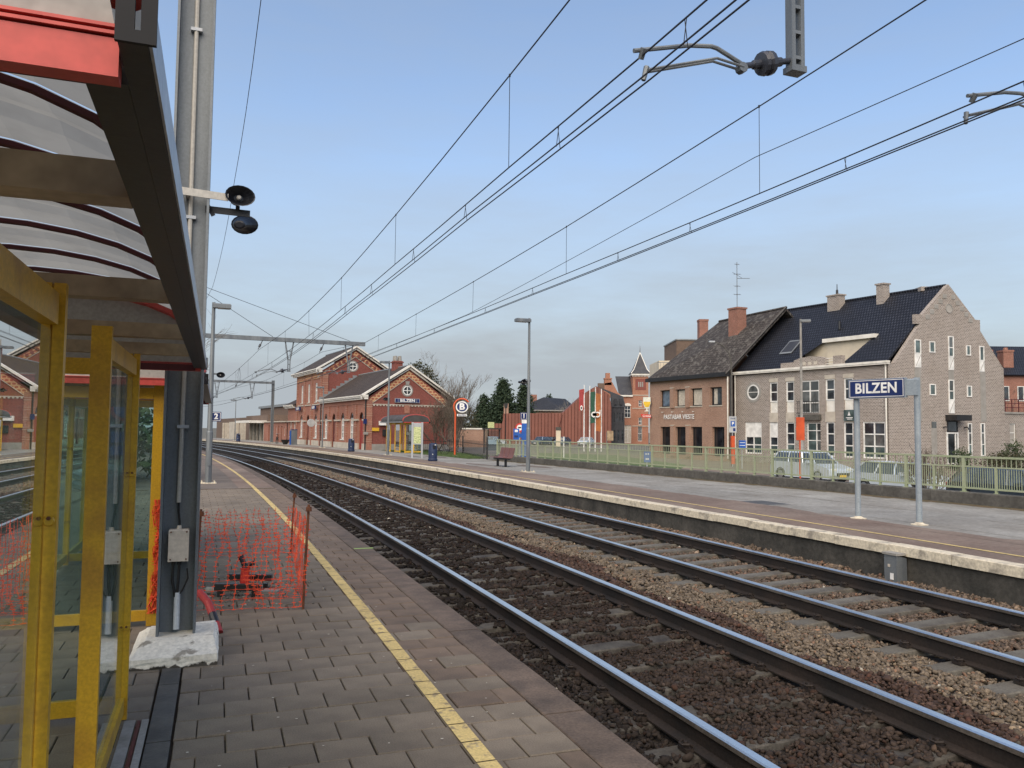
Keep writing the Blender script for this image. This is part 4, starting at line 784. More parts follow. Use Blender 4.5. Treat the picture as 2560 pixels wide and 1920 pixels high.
# ================================================================== buildings
def face(o,d,i): return lambda u,w,z:(o[0]+d[0]*u+i[0]*w,o[1]+d[1]*u+i[1]*w,z)
def arch(ua,ub,za,zs,zt,n=5):
    r=[(ua,ub,za,zs)]; h=(ub-ua)/2; c=(ua+ub)/2
    for k in range(n):
        a=zs+(zt-zs)*k/n; b=zs+(zt-zs)*(k+1)/n; f=((k+.5)/n); w_=h*math.sqrt(max(.02,1-f*f)); r.append((c-w_,c+w_,a,b))
    return r
def wall(P,u0,u1,z0,z1,ops,depth=.14):
    us=sorted({u0,u1,*[q for o in ops for q in o[:2]]}); zs=sorted({z0,z1,*[q for o in ops for q in o[2:4]]}); m=MB()
    us=[u for u in us if u0<=u<=u1]; zs=[z for z in zs if z0<=z<=z1]
    ins=lambda u,z:any(o[0]<u<o[1] and o[2]<z<o[3] for o in ops)
    for a,b in zip(zs,zs[1:]):
        run=None
        for c,d in zip(us,us[1:]):
            if ins((c+d)/2,(a+b)/2):
                if run: m.poly([P(run[0],0,a),P(run[1],0,a),P(run[1],0,b),P(run[0],0,b)]); run=None
            else: run=(run[0],d) if run else (c,d)
        if run: m.poly([P(run[0],0,a),P(run[1],0,a),P(run[1],0,b),P(run[0],0,b)])
    for o in ops:
        a,b,c,d=o[:4]
        m.poly([P(a,0,c),P(a,depth,c),P(a,depth,d),P(a,0,d)]); m.poly([P(b,0,c),P(b,depth,c),P(b,depth,d),P(b,0,d)]); m.poly([P(a,0,d),P(b,0,d),P(b,depth,d),P(a,depth,d)]); m.poly([P(a,0,c),P(b,0,c),P(b,depth,c),P(a,depth,c)])
    return m
def pbox(m,P,u0,u1,w0,w1,z0,z1,mi=0):
    vs=[P(u,w,z) for z in (z0,z1) for u,w in ((u0,w0),(u1,w0),(u1,w1),(u0,w1))]; return m.add(vs,[(0,3,2,1),(4,5,6,7),(0,1,5,4),(1,2,6,5),(2,3,7,6),(3,0,4,7)],mi)
def ppoly(m,P,pts,w0,w1,mi=0):
    n=len(pts); vs=[P(u,w0,z) for u,z in pts]+[P(u,w1,z) for u,z in pts]; return m.add(vs,[tuple(range(n-1,-1,-1)),tuple(range(n,2*n))]+[(i,(i+1)%n,n+(i+1)%n,n+i) for i in range(n)],mi)
def window(t,P,a,b,c,d,frame='white_frame',pane='pane',mu=(),mz=(),fw=.07,dep=.10,name='window',sill=None,curt=None,panemats=None):
    m=MB(); pbox(m,P,a,a+fw,dep-.05,dep+.01,c,d); pbox(m,P,b-fw,b,dep-.05,dep+.01,c,d); pbox(m,P,a+fw,b-fw,dep-.05,dep+.01,c,c+fw); pbox(m,P,a+fw,b-fw,dep-.05,dep+.01,d-fw,d)
    for u in mu: u=a+(b-a)*u; pbox(m,P,u-fw*.45,u+fw*.45,dep-.045,dep+.005,c+fw,d-fw)
    for z in mz: z=c+(d-c)*z; pbox(m,P,a+fw,b-fw,dep-.042,dep+.003,z-fw*.45,z+fw*.45)
    f=m.build(name,[frame],t); zz=[0]+list(mz)+[1]; uu=[0]+list(mu)+[1]; k=0
    for z0,z1 in zip(zz,zz[1:]):
        for u0,u1 in zip(uu,uu[1:]):
            m=MB(); ua,ub=a+(b-a)*u0+.02,a+(b-a)*u1-.02; za,zb=c+(d-c)*z0+.02,c+(d-c)*z1-.02; m.poly([P(ua,dep-.005,za),P(ub,dep-.005,za),P(ub,dep-.005,zb),P(ua,dep-.005,zb)]); m.build('pane',[(panemats[k%len(panemats)] if panemats else pane)],f); k+=1
    if sill: m=MB(); pbox(m,P,a-.06,b+.06,-.05,dep,c-.09,c); m.build('sill',[sill],f)
    return f
def roundwin(t,P,u,z,r,frame='white_frame',pane='pane',cross=True,name='round_window',ring=None):
    m=MB(); n=20
    for k in range(n):
        a,b=2*pi*k/n,2*pi*(k+1)/n
        q=lambda rr,an,w:P(u+rr*cos(an),w,z+rr*sin(an))
        m.poly([q(r,a,-.04),q(r,b,-.04),q(r*.82,b,-.04),q(r*.82,a,-.04)]); m.poly([q(r,a,-.04),q(r,b,-.04),q(r,b,.02),q(r,a,.02)]); m.poly([q(r*.82,a,-.04),q(r*.82,b,-.04),q(r*.82,b,.02),q(r*.82,a,.02)])
    if cross: pbox(m,P,u-r*.08,u+r*.08,-.035,-.01,z-r*.82,z+r*.82); pbox(m,P,u-r*.82,u+r*.82,-.0345,-.011,z-r*.08,z+r*.08)
    f=m.build(name,[frame],t); m=MB(); m.poly([P(u+r*.83*cos(2*pi*k/n),-.008,z+r*.83*sin(2*pi*k/n)) for k in range(n)]); m.build('pane',[pane],f)
    if ring:
        m=MB()
        for k in range(n):
            a,b=2*pi*k/n,2*pi*(k+1)/n; q=lambda rr,an,w:P(u+rr*cos(an),w,z+rr*sin(an)); m.poly([q(r*1.3,a,-.03),q(r*1.3,b,-.03),q(r,b,-.03),q(r,a,-.03)]); m.poly([q(r*1.3,a,-.03),q(r*1.3,b,-.03),q(r*1.3,b,.02),q(r*1.3,a,.02)])
        m.build('surround',[ring],f)
    return f
def slab(m,a,b,c,d,th=.12,mi=0):
    a,b,c,d=[Vector(p) for p in (a,b,c,d)]; n=(b-a).cross(d-a).normalized()*th
    if n.z<0: n=-n
    return m.add([a,b,c,d,a-n,b-n,c-n,d-n],[(0,1,2,3),(7,6,5,4),(0,4,5,1),(1,5,6,2),(2,6,7,3),(3,7,4,0)],mi)
# ------------------------------------------------------------------ station house
STH=.4785; ST=(-10.92,60.23)
t=thing('station_house','red brick station house with white trimmed gables and BILZEN sign facing the tracks','building',ST+(ZF,),STH); Z=-ZF
FF=face((0,0),(0,1),(1,0)); FG=face((0,0),(1,0),(0,1)); z_=lambda z:z+Z
F_=lambda u,w,z:FF(u,w,z+Z); G_=lambda u,w,z:FG(u,w,z+Z)
AR=[(1.3,1.1,0),(3.9,.98,1),(6.55,.98,1),(9.35,1.0,0),(11.95,.98,1),(15.45,.95,1),(18.5,1.0,0),(21.25,.98,1)]
ops=[]
for c,w_,win in AR: ops+=arch(c-w_/2,c+w_/2,1.02 if win else .30,2.72,3.15)
lowops=[o for o in ops if o[0]<13.3]; tallops=[o for o in ops if o[0]>13.3]+[(c-.43,c+.43,4.32,6.07) for c in (15.5,18.4,21.2)]
wall(F_,0,13.4,.30,4.15,lowops,.15).build('wall',['brick_station'],t)
FT=lambda u,w,z:F_(u,w-.06,z)
wall(FT,13.4,23.3,.30,7.15,tallops,.15).build('wall',['brick_station'],t)
m=MB(); ppoly(m,G_,[(0,.3),(6.62,.3),(6.62,4.15),(3.31,6.55),(0,4.15)],.0,.25); m.build('gable_wall',['brick_gable'],t)
m=MB(); ppoly(m,lambda u,w,z:G_(u,w+13.34,z),[(-.06,3.6),(5.96,3.6),(5.96,7.1),(2.95,9.1),(-.06,7.1)],.0,.25); m.build('gable_wall',['brick_gable'],t)
m=MB(); pbox(m,G_,5.9,6.1,13.4,23.2,.3,7.1); pbox(m,G_,0,6,23.05,23.25,.3,7.1); pbox(m,G_,6.4,6.6,.3,13.3,.3,4.1); m.build('rear_wall',['brick_gable'],t)
for c,w_,win in AR:
    P=F_ if c<13.3 else FT
    if win:
        f=window(t,P,c-w_/2,c+w_/2,1.02,2.74,pane='pane',mu=(.5,),mz=(.33,.66),dep=.12,fw=.11,sill='white_paint'); m=MB(); ppoly(m,P,[(c+w_/2*cos(a),2.72+.42*sin(a)) for a in np.linspace(0,pi,11)],.115,.14); q=m.build('fanlight',['pane'],f)
        m=MB()
        for a0,a1 in zip(np.linspace(0,pi,11),np.linspace(0,pi,11)[1:]): m.poly([P(c+w_/2*cos(a0),.10,2.72+.42*sin(a0)),P(c+w_/2*cos(a1),.10,2.72+.42*sin(a1)),P(c+(w_/2-.12)*cos(a1),.10,2.72+.30*sin(a1)),P(c+(w_/2-.12)*cos(a0),.10,2.72+.30*sin(a0))])
        pbox(m,P,c-.04,c+.04,.095,.105,2.7,3.1); m.build('fanlight_frame',['white_frame'],f)
    else:
        m=MB(); pbox(m,P,c-w_/2,c+w_/2,.11,.14,.3,2.72); d_=m.build('door',['red_dull' if c<5 else 'maroon'],t); m=MB(); ppoly(m,P,[(c+w_/2*cos(a),2.72+.42*sin(a)) for a in np.linspace(0,pi,11)],.115,.14); m.build('fanlight',['pane_black'],d_); m=MB(); pbox(m,P,c-.03,c+.03,.095,.112,.35,2.68); pbox(m,P,c+.08,c+.14,.08,.11,1.3,1.36); m.build('trim',['brick_station'],d_)
for c in (15.5,18.4,21.2): window(t,FT,c-.43,c+.43,4.32,6.07,mu=(.5,),mz=(.6,),dep=.11,fw=.10,sill='stone_light')
# pilasters with pale stone bands, string courses, plinth
def pil(P,u0,u1,z0,z1,w=-.09,step=.52,name='pilaster'):
    m=MB(); pbox(m,P,u0,u1,w,.01,z0,z1); p=m.build(name,['brick_station'],t); m=MB(); z=z0+.62
    while z<z1-.15:
        pbox(m,P,u0-.01,u1+.01,w-.02,.005,z,z+.045); pbox(m,P,u0-.01,u1+.01,w-.02,.005,z+.16,z+.20); z+=step*1.25
    m.build('stone_bands',['band_stone'],p)
for u in (2.42,5.08,7.85,10.55): pil(F_,u,u+.34,.76,3.75)
pil(F_,-.02,.38,.3,4.12); pil(F_,13.0,13.36,.3,4.1); 
for u in (13.42,16.75,19.65,22.85): pil(FT,u,u+.4,.3,7.0)
pil(lambda u,w,z:G_(u,w,z),-.02,.42,.3,4.05); pil(lambda u,w,z:G_(u,w+13.34,z),-.05,.45,3.9,6.9)
m=MB(); ed=sorted([(c-w_/2-.03,c+w_/2+.03) for c,w_,_ in AR]); u=-.1
for a,b in ed+[(28,28)]:
    e=min(a,27.6)
    if e>u: pbox(m,FT if u>13 else F_,u,e,-.14,.005,2.50,2.62)
    u=b
m.build('string_course',['stone_light'],t)
m=MB(); u=-.06
for a,b in [(c-w_/2,c+w_/2) for c,w_,win in AR if not win]+[(23.3,23.3)]:
    pbox(m,FT if u>13 else F_,u,a,-.12,.004,.28,.76); u=b
m.build('plinth',['stone_light'],t); m=MB(); pbox(m,G_,-.08,6.7,-.07,.004,.28,.74); m.build('plinth',['stone_grey'],t)
# corbel bands and decor
m=MB(); pbox(m,F_,.4,13.3,-.05,.004,3.78,4.14); m.build('corbel_band',['brick_station'],t)
m=MB(); pbox(m,FT,13.5,23.2,-.07,.004,6.45,7.12); m.build('corbel_band',['brick_decor'],t)
m=MB(); pbox(m,FT,13.4,23.3,-.08,.004,4.02,4.12); m.build('string_course',['stone_light'],t)
m=MB()
for k in range(24): pbox(m,G_,.5+k*.255,.5+k*.255+.13,-.05,.004,3.62,3.72)
pbox(m,G_,.42,6.5,-.055,.004,3.72,3.78); m.build('dentil_course',['stone_light'],t)
def rake(P,ua,za,ub,zb,d0,d1,w,mat,name): # band parallel to a sloping roof line
    m=MB(); ppoly(m,P,[(ua,za-d0),(ub,zb-d0),(ub,zb-d1),(ua,za-d1)],w,.004); return m.build(name,[mat],t)
for sgn in (0,1):
    f=(lambda u:u) if not sgn else (lambda u:6.62-u)
    rake(G_,f(.1),4.25,f(3.31),6.57,.18,.62,-.05,'brick_decor','gable_band'); rake(G_,f(.25),4.02,f(3.31),6.20,.28,.33,-.06,'stone_light','gable_band_edge')
    f=(lambda u:u) if not sgn else (lambda u:5.9-u); G2=lambda u,w,z:G_(u,w+13.34,z)
    rake(G2,f(.0),7.1,f(2.95),9.08,.12,.52,-.05,'brick_decor','gable_band'); rake(G2,f(.1),6.95,f(2.95),8.87,.36,.42,-.06,'stone_light','gable_band_edge')
    for k in range(7):
        m=MB(); uu=f(.35+k*.38); zz=7.1+1.98*((.35+k*.38)/2.95)-.33; m.lathe([(.15,-.075),(.15,-.05)],14,(uu,13.34,zz+Z),axis='y'); m.build('medallion',['brick_gable'],t)
roundwin(t,G_,3.2,4.86,.36,ring='stone_grey'); roundwin(t,lambda u,w,z:G_(u,w+13.34,z),2.72,7.6,.40,ring='stone_grey')
m=MB(); ppoly(m,G_,[(3.08,5.3),(3.32,5.3),(3.38,5.58),(3.02,5.58)],-.07,.0); m.build('keystone',['stone_grey'],t)
m=MB(); pbox(m,G_,2.98,3.4,-.06,.0,3.1,3.74); m.build('pilaster',['brick_station'],t)
# roofs
m=MB(); slab(m,(-.42,-.3,4.32+Z),(-.42,13.34,4.32+Z),(3.31,13.34,6.78+Z),(3.31,-.3,6.78+Z)); m.build('roof_slope',['tile_brown'],t)
m=MB(); slab(m,(7.04,-.3,4.32+Z),(7.04,13.34,4.32+Z),(3.312,13.34,6.782+Z),(3.312,-.3,6.782+Z)); m.build('roof_slope',['tile_brown'],t)
m=MB(); slab(m,(-.62,13.0,7.2+Z),(-.62,24.0,7.2+Z),(2.95,24.0,9.42+Z),(2.95,13.0,9.42+Z)); m.build('roof_slope',['tile_brown'],t)
m=MB(); slab(m,(6.52,13.0,7.2+Z),(6.52,24.0,7.2+Z),(2.952,24.0,9.422+Z),(2.952,13.0,9.422+Z)); m.build('roof_slope',['tile_brown'],t)
MB().tube([(2.95,13.0,9.45+Z),(2.95,24,9.45+Z)],.08,6).build('ridge',['lead'],t); MB().tube([(3.31,-.3,6.8+Z),(3.31,13.3,6.8+Z)],.08,6).build('ridge',['lead'],t)
m=MB()
for k in range(9): f=k/9; m.box(-.30+3.4*f,.10+3.4*f,13.24,13.36,4.42+2.3*f+Z,4.72+2.3*f+Z)
m.build('step_flashing',['lead'],t)
def cornice(y0,y1,x0,z0,nm='eaves_cornice'):
    m=MB().box(x0-.30,x0+.0,y0,y1,z0+Z,z0+.13+Z).box(x0-.42,x0+.0,y0-.02,y1+.02,z0+.132+Z,z0+.235+Z).box(x0-.48,x0+.0,y0-.04,y1+.04,z0+.237+Z,z0+.33+Z); return m.build(nm,['white_paint'],t)
cornice(-.34,13.3,-.0,4.10); cornice(13.0,23.8,-.16,6.95); 
def bargeboard(ua,za,ub,zb,y,h=.34):
    m=MB()
    for k,(d0,d1,w0,w1) in enumerate(((0,.15,-.36,.02),(.155,.24,-.28,.02),(.245,h,-.2,.02))):
        P=lambda u,w,z:(u,y+w,z+Z); ppoly(m,P,[(ua,za-d0),(ub,zb-d0),(ub,zb-d1),(ua,za-d1)],w0,w1)
    return m.build('bargeboard',['white_paint'],t)
bargeboard(-.48,4.43,3.30,6.84,0); bargeboard(7.1,4.43,3.32,6.84,0); bargeboard(-.66,7.28,2.94,9.48,13.3); bargeboard(6.56,7.28,2.96,9.48,13.3)
# lower left wing
FW=lambda u,w,z:F_(u,w-.0,z)
wall(FW,23.3,27.8,.3,3.95,[(24.2,24.9,1.0,2.6),(26.0,26.7,1.0,2.6)],.15).build('wall',['brick_station'],t); m=MB(); pbox(m,F_,27.6,27.8,.2,6,.3,3.95); m.build('wall',['brick_station'],t)
for a in (24.2,26.0): window(t,FW,a,a+.7,1.0,2.6,mz=(.6,),dep=.13,sill='white_paint')
m=MB(); slab(m,(-.4,23.3,4.25+Z),(-.4,28.1,4.25+Z),(2.6,26.5,5.9+Z),(2.6,23.3,5.9+Z)); m.poly([(-.4,28.1,4.25+Z),(2.6,26.5,5.9+Z),(6.3,28.1,4.25+Z)]); m.build('roof_slope',['tile_brown'],t); cornice(23.85,28.2,0,3.92)
# fittings
MB().tube([(-.12,13.32,4.1+Z),(-.12,13.32,.3+Z)],.06,8).tube([(-.10,-.06,4.1+Z),(-.10,-.06,.3+Z)],.05,8).build('downpipe',['black_steel'],t)
e=bpy.data.objects.new('name_board',None); COL.objects.link(e); e.parent=t; e.location=(3.18,-.10,4.08+Z); MB().box(-1.0,1.0,-.05,.05,-.16,.16).build('panel',['sign_grey'],e); MB().box(-.74,.74,-.055,-.051,-.135,.135).build('field',['navy'],e); MB().box(-.97,-.77,-.055,-.051,-.135,.135).box(.77,.97,-.055,-.051,-.135,.135).build('end_field',['navy'],e); text('lettering','BILZEN',.30,'sign_white',e,(0,-.058,0),UP,.003,.012,sx=1.22)
for u,w_ in ((15.1,1.3),(21.5,1.9)):
    e=bpy.data.objects.new('name_board',None); COL.objects.link(e); e.parent=t; e.location=(-.35,u,3.78+Z); e.rotation_euler=(0,0,0); MB().box(-.05,.05,-w_/2,w_/2,-.17,.17).build('panel',['navy'],e); text('lettering','BILZEN',.30,'sign_white',e,(-.055,0,0),(pi/2,0,-pi/2),.003,.01)
    MB().bar((.0,0,0),(.32,0,0),.05,.05).build('bracket',['galv'],e)
m=MB(); pbox(m,G_,.42,.98,-.10,-.06,1.72,1.97); m.build('notice',['yellow_far'],t); m=MB(); pbox(m,G_,.95,1.65,-.32,-.03,2.16,2.48); m.build('lit_box',['sign_white'],t); m=MB(); pbox(m,G_,1.25,1.9,-.1,-.05,1.35,1.85); m.build('notice',['black_steel'],t); m=MB(); pbox(m,G_,-.28,-.02,-.18,-.14,2.25,2.62); m.build('notice',['navy'],t); m=MB(); pbox(m,G_,-.25,.1,-.2,-.12,1.45,1.65); m.build('notice',['stone_grey'],t)
MB().lathe([(.34,-.03),(.36,0),(.34,.03)],18,(-1.0,13.2,2.35+Z),axis='y').bar((-1.0,13.2,2.35+Z),(-.1,13.2,2.2+Z),.04,.04).build('mirror',['sign_grey'],t)
ch=MB().box(2.95,3.65,2.4,3.1,6.2+Z,7.35+Z).box(2.88,3.72,2.33,3.17,7.2+Z,7.28+Z).build('chimney',['brick_gable'],t); m=MB()
for a in (3.1,3.48):
    for b in (2.58,2.92): m.cyl((a,b,7.35+Z),(a,b,7.75+Z),.13,.11,8)
m.build('chimney_pots',['stone_grey'],ch)
# ------------------------------------------------------------------ low annex and grey municipal block to its left
t=thing('annex','low red annex with flat roof joined to the left end of station house','building',ST+(ZF,),STH)
wall(F_,28.2,41.4,.05,2.5,[(29.2,29.7,1.0,2.0),(30.6,31.2,.3,2.1),(32.2,32.8,.3,2.1),(33.7,34.2,1.0,2.0),(35.6,36.4,.3,2.2),(37.7,38.5,.3,2.2)],.15).build('wall',['brick_station'],t)
for a,b,c,d in ((29.2,29.7,1.0,2.0),(33.7,34.2,1.0,2.0)): window(t,F_,a,b,c,d,dep=.13)
for a,b in ((30.6,31.2),(32.2,32.8),(35.6,36.4),(37.7,38.5)): m=MB(); pbox(m,F_,a,b,.12,.15,.3,2.15); m.build('door',['maroon'],t)
m=MB(); pbox(m,F_,28.1,41.5,-.2,6,2.5,2.62); m.build('roof',['stone_light'],t); m=MB(); pbox(m,F_,28.2,41.4,.2,6,.05,2.48); m.build('core',['brick_gable'],t)
t=thing('municipal_block','flat roofed grey brown block with white window band far left behind the annex','building',ST+(ZF,),STH)
m=MB(); pbox(m,F_,41.6,57.5,.5,8,.0,3.45); pbox(m,F_,57.5,92,1.0,9,.0,3.3); m.build('lower_wall',['brick_brown_flat'],t)
m=MB(); pbox(m,F_,28.5,95,9,20,.0,5.35); m.build('upper_wall',['brick_brown_flat'],t); m=MB(); pbox(m,F_,28,95.5,8.7,20.3,5.35,5.75); m.build('roof',['lead'],t)
P=lambda u,w,z:F_(u,w+8.95,z); m=MB(); 
for k in range(10): window(t,P,30+k*2.6,32.3+k*2.6,3.9,5.1,mu=(.5,),fw=.12,dep=.04,pane='pane')
m=MB(); pbox(m,F_,42.3,53,-1.6,.6,2.45,2.75); m.build('canopy',['white_paint'],t)
for u in (42.6,45.0,47.6,50.0,52.6): m=MB(); pbox(m,F_,u,u+.22,.2,.5,.0,2.45); m.build('column',['stone_light'],t)
for u in (43.2,45.8,48.3,50.6): m=MB(); pbox(m,F_,u,u+1.6,.40,.48,.1,2.4); m.build('glazing',['pane'],t)
m=MB(); pbox(m,F_,67,72,.3,1.0,.0,2.7); m.build('loading_door',['stone_light'],t)
for u in (60,62,64,76.5,79,82): m=MB(); pbox(m,F_,u,u+.4,.7,1.0,.0,2.6); m.build('column',['stone_light'],t); m=MB(); pbox(m,F_,u+.5,u+1.7,.9,.98,.2,2.4); m.build('glazing',['pane'],t)
m=MB(); pbox(m,F_,49.5,52,8.4,9,3.3,6.0); pbox(m,F_,50.2,51.3,8.5,8.9,6.0,6.6); m.build('chimney',['brick_brown_flat'],t)
# ------------------------------------------------------------------ grey brick corner building
C0=(27.411,58.171); U_=(-.50169,.86505); V_=(.93357,.35838)
t=thing('grey_brick_building','large grey brick building with dark tiled roof, stepped gable and white windows','building',C0+(ZS,)); Z0=-ZS
A_=lambda u,w,z:(U_[0]*u+V_[0]*w,U_[1]*u+V_[1]*w,z+Z0); B_=lambda v,w,z:(V_[0]*v+U_[0]*w,V_[1]*v+U_[1]*w,z+Z0)
up=[(2.95,3.77),(4.6,5.45),(8.51,9.34),(10.23,11.07)]; lowr=[(.31,2.17),(2.99,3.82),(4.65,5.42),(8.48,9.38),(10.23,11.15),(11.99,13.86)]
ops=[(a,b,3.6,6.17) for a,b in up]+[(a,b,.1,2.8) for a,b in lowr]+[(6.05,7.9,3.5,6.15),(5.95,7.3,-.4,2.75)]
wall(A_,0,15.1,-.7,7.05,ops,.18).build('wall',['brick_grey'],t)
for a,b in up:
    window(t,A_,a,b,4.5,6.17,mz=(.5,),dep=.10,fw=.10,pane='pane'); m=MB(); pbox(m,A_,a,b,.10,.15,3.6,4.48); q=m.build('infill_panel',['white_paint'],t); m=MB(); m.bar(A_(a+.05,.095,3.68),A_(b-.05,.095,4.42),.02,.025); m.build('batten',['white_frame'],q)
    m=MB(); pbox(m,A_,a-.05,b+.05,-.02,.02,6.17,6.5); pbox(m,A_,a-.02,b+.02,-.025,.02,2.8,3.59); m.build('lintel',['stone_light'],t)
for i,(a,b) in enumerate(lowr):
    if i>=4:
        window(t,A_,a,b,.1,1.62,mu=(.5,) if i==5 else (),mz=(.5,),dep=.10,fw=.10,panemats=['pane_green','pane']); m=MB(); pbox(m,A_,a,b,.06,.12,1.62,2.8); m.build('shutter',['white_frame'],t)
    else: window(t,A_,a,b,.1,2.8,mu=(.5,) if i==0 else (),mz=(.33,.66),dep=.10,fw=.10,panemats=['pane_green','pane_green','pane_grey','pane_grey','pane','pane'] if i==0 else ['pane_green','pane','pane'])
window(t,A_,6.05,7.9,3.5,6.15,mu=(.5,),mz=(.32,.68),dep=.10,fw=.10,pane='pane_grey'); window(t,A_,5.95,7.3,-.4,2.75,mu=(.35,),mz=(.3,.55,.8),dep=.14,name='door',panemats=['pane_grey','pane_green'])
m=MB()
for k in range(10): pbox(m,A_,5.95+k*.22,5.97+k*.22,-.22,-.20,3.5,4.45)
pbox(m,A_,5.9,8.05,-.24,-.18,4.42,4.48); pbox(m,A_,5.9,8.05,-.24,-.18,3.5,3.55); m.build('balcony_rail',['black_steel'],t)
m=MB(); pbox(m,A_,5.85,7.9,-.25,.0,2.95,3.4); m.build('canopy',['concrete_wall'],t)
roundwin(t,A_,12.88,5.4,.68,pane='pane_grey',cross=False,ring='stone_grey'); m=MB(); pbox(m,A_,12.2,13.55,-.035,-.02,5.38,5.43); m.build('transom',['white_frame'],t)
m=MB(); pbox(m,A_,-.15,15.1,-.30,.0,7.0,7.10); pbox(m,A_,-.18,15.12,-.34,.0,7.102,7.26); m.build('gutter',['white_paint'],t)
MB().tube([A_(.12,-.1,7.0),A_(.12,-.1,-.4)],.06,8).tube([A_(14.9,-.1,7.0),A_(14.9,-.1,-.4)],.06,8).build('downpipe',['white_paint'],t)
gp=[(0,-.7),(0,7.05),(.6,7.1),(3.2,10.15),(2.8,10.15),(2.8,10.85),(3.45,10.85),(6.15,13.35),(8.9,10.8),(9.4,10.8),(9.4,9.95),(11.83,7.1),(11.83,-.7)]
m=MB(); ppoly(m,B_,gp,0,.3); m.build('gable_wall',['brick_grey'],t)
gw=[(2.59,3.2,7.9,8.95),(4.05,4.62,8.04,8.88),(5.98,6.52,7.8,9.37),(7.83,8.29,7.98,8.76),(9.22,9.71,7.63,8.77),(4.0,4.61,4.84,5.68),(5.92,6.48,4.51,6.06),(7.83,8.31,4.81,5.67),(7.82,8.23,.31,2.8),(9.17,9.59,.31,2.82)]
Bn=lambda v,w,z:B_(v,w-.11,z)
for i,(a,b,c,d) in enumerate(gw): window(t,Bn,a,b,c,d,mz=((.45,) if d-c>1.2 and d-c<2 else (.35,.7) if d-c>2 else ()),dep=.10,panemats=['pane_green','pane_grey','pane'])
for a,b,c,d,mt in ((2.59,3.2,6.87,7.9,'white_frame'),(5.98,6.52,6.81,7.8,'white_frame'),(9.22,9.71,6.8,7.63,'white_frame'),(5.92,6.48,3.52,4.51,'white_frame')):
    m=MB(); pbox(m,B_,a,b,-.04,.01,c,d); q=m.build('infill_panel',[mt],t); m=MB().bar(B_(a+.05,-.05,c+.08),B_(b-.05,-.05,d-.08),.02,.03); m.build('batten',['stone_grey'],q)
for a,b,c,d in ((9.24,9.82,2.95,6.78),(2.55,3.2,2.9,6.85),(5.95,6.5,6.08,6.8),(4.09,4.66,-.4,2.4)): m=MB(); pbox(m,B_,a,b,-.025,.01,c,d); m.build('stone_panel',['stone_grey'],t)
m=MB(); pbox(m,B_,4.15,4.6,-.04,.01,2.4,2.87); m.build('vent',['pane_grey'],t)
m=MB(); pbox(m,B_,5.55,7.08,-.9,.0,2.97,3.4); m.build('canopy',['black_steel'],t); window(t,Bn,5.61,6.8,-.32,2.09,mu=(.75,),mz=(),fw=.11,dep=.10,name='door',pane='pane'); window(t,Bn,5.7,6.75,2.12,2.95,dep=.10,pane='pane',frame='black_steel')
for v in (5.3,7.45): m=MB(); m.tube([B_(v,-.02,2.45),B_(v,-.3,2.5),B_(v,-.35,2.3)],.05,6); m.build('wall_lamp',['black_plastic'],t)
m=MB(); pbox(m,B_,5.4,7.1,-.8,.0,-.4,-.3); m.build('step',['stone_grey'],t); roundwin(t,B_,6.15,11.5,.36,frame='stone_grey',pane='render_grey',cross=False)
m=MB()
for k in range(5):
    f=k/5
    for a in (3.75+2.2*f,8.15-2.2*f): m=MB(); pbox(m,B_,a,a+.42,-.03,.0,10.55+2.1*f,10.88+2.1*f); m.build('quoin',['stone_grey'],t)
def S_(u,v,z): return (U_[0]*u+V_[0]*v,U_[1]*u+V_[1]*v,z+Z0)
def roofpatch(us,vs,nm='roof_slope'):
    pass
zr=lambda v:7.05+(13.25-7.05)*v/6.15
def rq(m,u0,u1,v0,v1): slab(m,S_(u0,v0,zr(v0)),S_(u1,v0,zr(v0)),S_(u1,v1,zr(v1)),S_(u0,v1,zr(v1)),.15)
m=MB(); slab(m,S_(.28,-.06,zr(-.06)),S_(4.3,-.06,zr(-.06)),S_(3.1,2.55,zr(2.55)),S_(.28,2.55,zr(2.55)),.15); m.build('roof_slope',['tile_dark'],t)
m=MB(); rq(m,9.9,15.3,-.06,2.55); m.poly([S_(7.6,2.55,zr(2.55)),S_(9.9,2.55,zr(2.55)),S_(9.9,.15,zr(.15))]); m.build('roof_slope',['tile_dark'],t)
m=MB(); rq(m,.28,15.3,2.55,6.15); m.build('roof_slope',['tile_dark'],t)
m=MB(); slab(m,S_(.28,12.1,6.95),S_(15.3,12.1,6.95),S_(15.3,6.152,13.25),S_(.28,6.152,13.25),.15); m.build('roof_slope',['tile_dark'],t)
MB().tube([S_(.2,6.15,13.3),S_(15.3,6.15,13.3)],.11,6).build('ridge',['tile_dark'],t)
# recessed roof terrace
m=MB(); pbox(m,lambda u,w,z:S_(u,w,z),3.2,7.6,2.45,2.55,7.1,9.5); m.build('terrace_wall',['render_cream'],t); m=MB(); pbox(m,lambda u,w,z:S_(u,w,z),2.9,7.7,2.1,2.7,9.35,9.66); m.build('terrace_fascia',['white_paint'],t)
m=MB(); ppoly(m,lambda u,w,z:S_(u,w,z),[(7.5,7.0),(9.9,7.0),(9.9,9.5),(7.5,9.5)],2.56,2.62); m.build('terrace_cheek',['render_cream'],t)
Pp=lambda u,w,z:A_(u,w,z); m=MB(); pbox(m,Pp,8.5,9.85,-.02,.3,7.26,7.72); ppoly(m,Pp,[(5.4,7.26),(8.5,7.26),(8.5,7.85),(7.8,8.02),(6.95,8.08),(6.1,8.02),(5.4,7.85)],-.02,.3); pbox(m,Pp,3.9,4.7,-.02,.3,7.26,7.95); m.build('parapet',['brick_grey'],t)
m=MB(); 
for a in (6.2,6.75,7.3): pbox(m,Pp,a,a+.3,-.04,-.01,7.4,7.65)
m.build('stone_inset',['stone_light'],t)
m=MB(); 
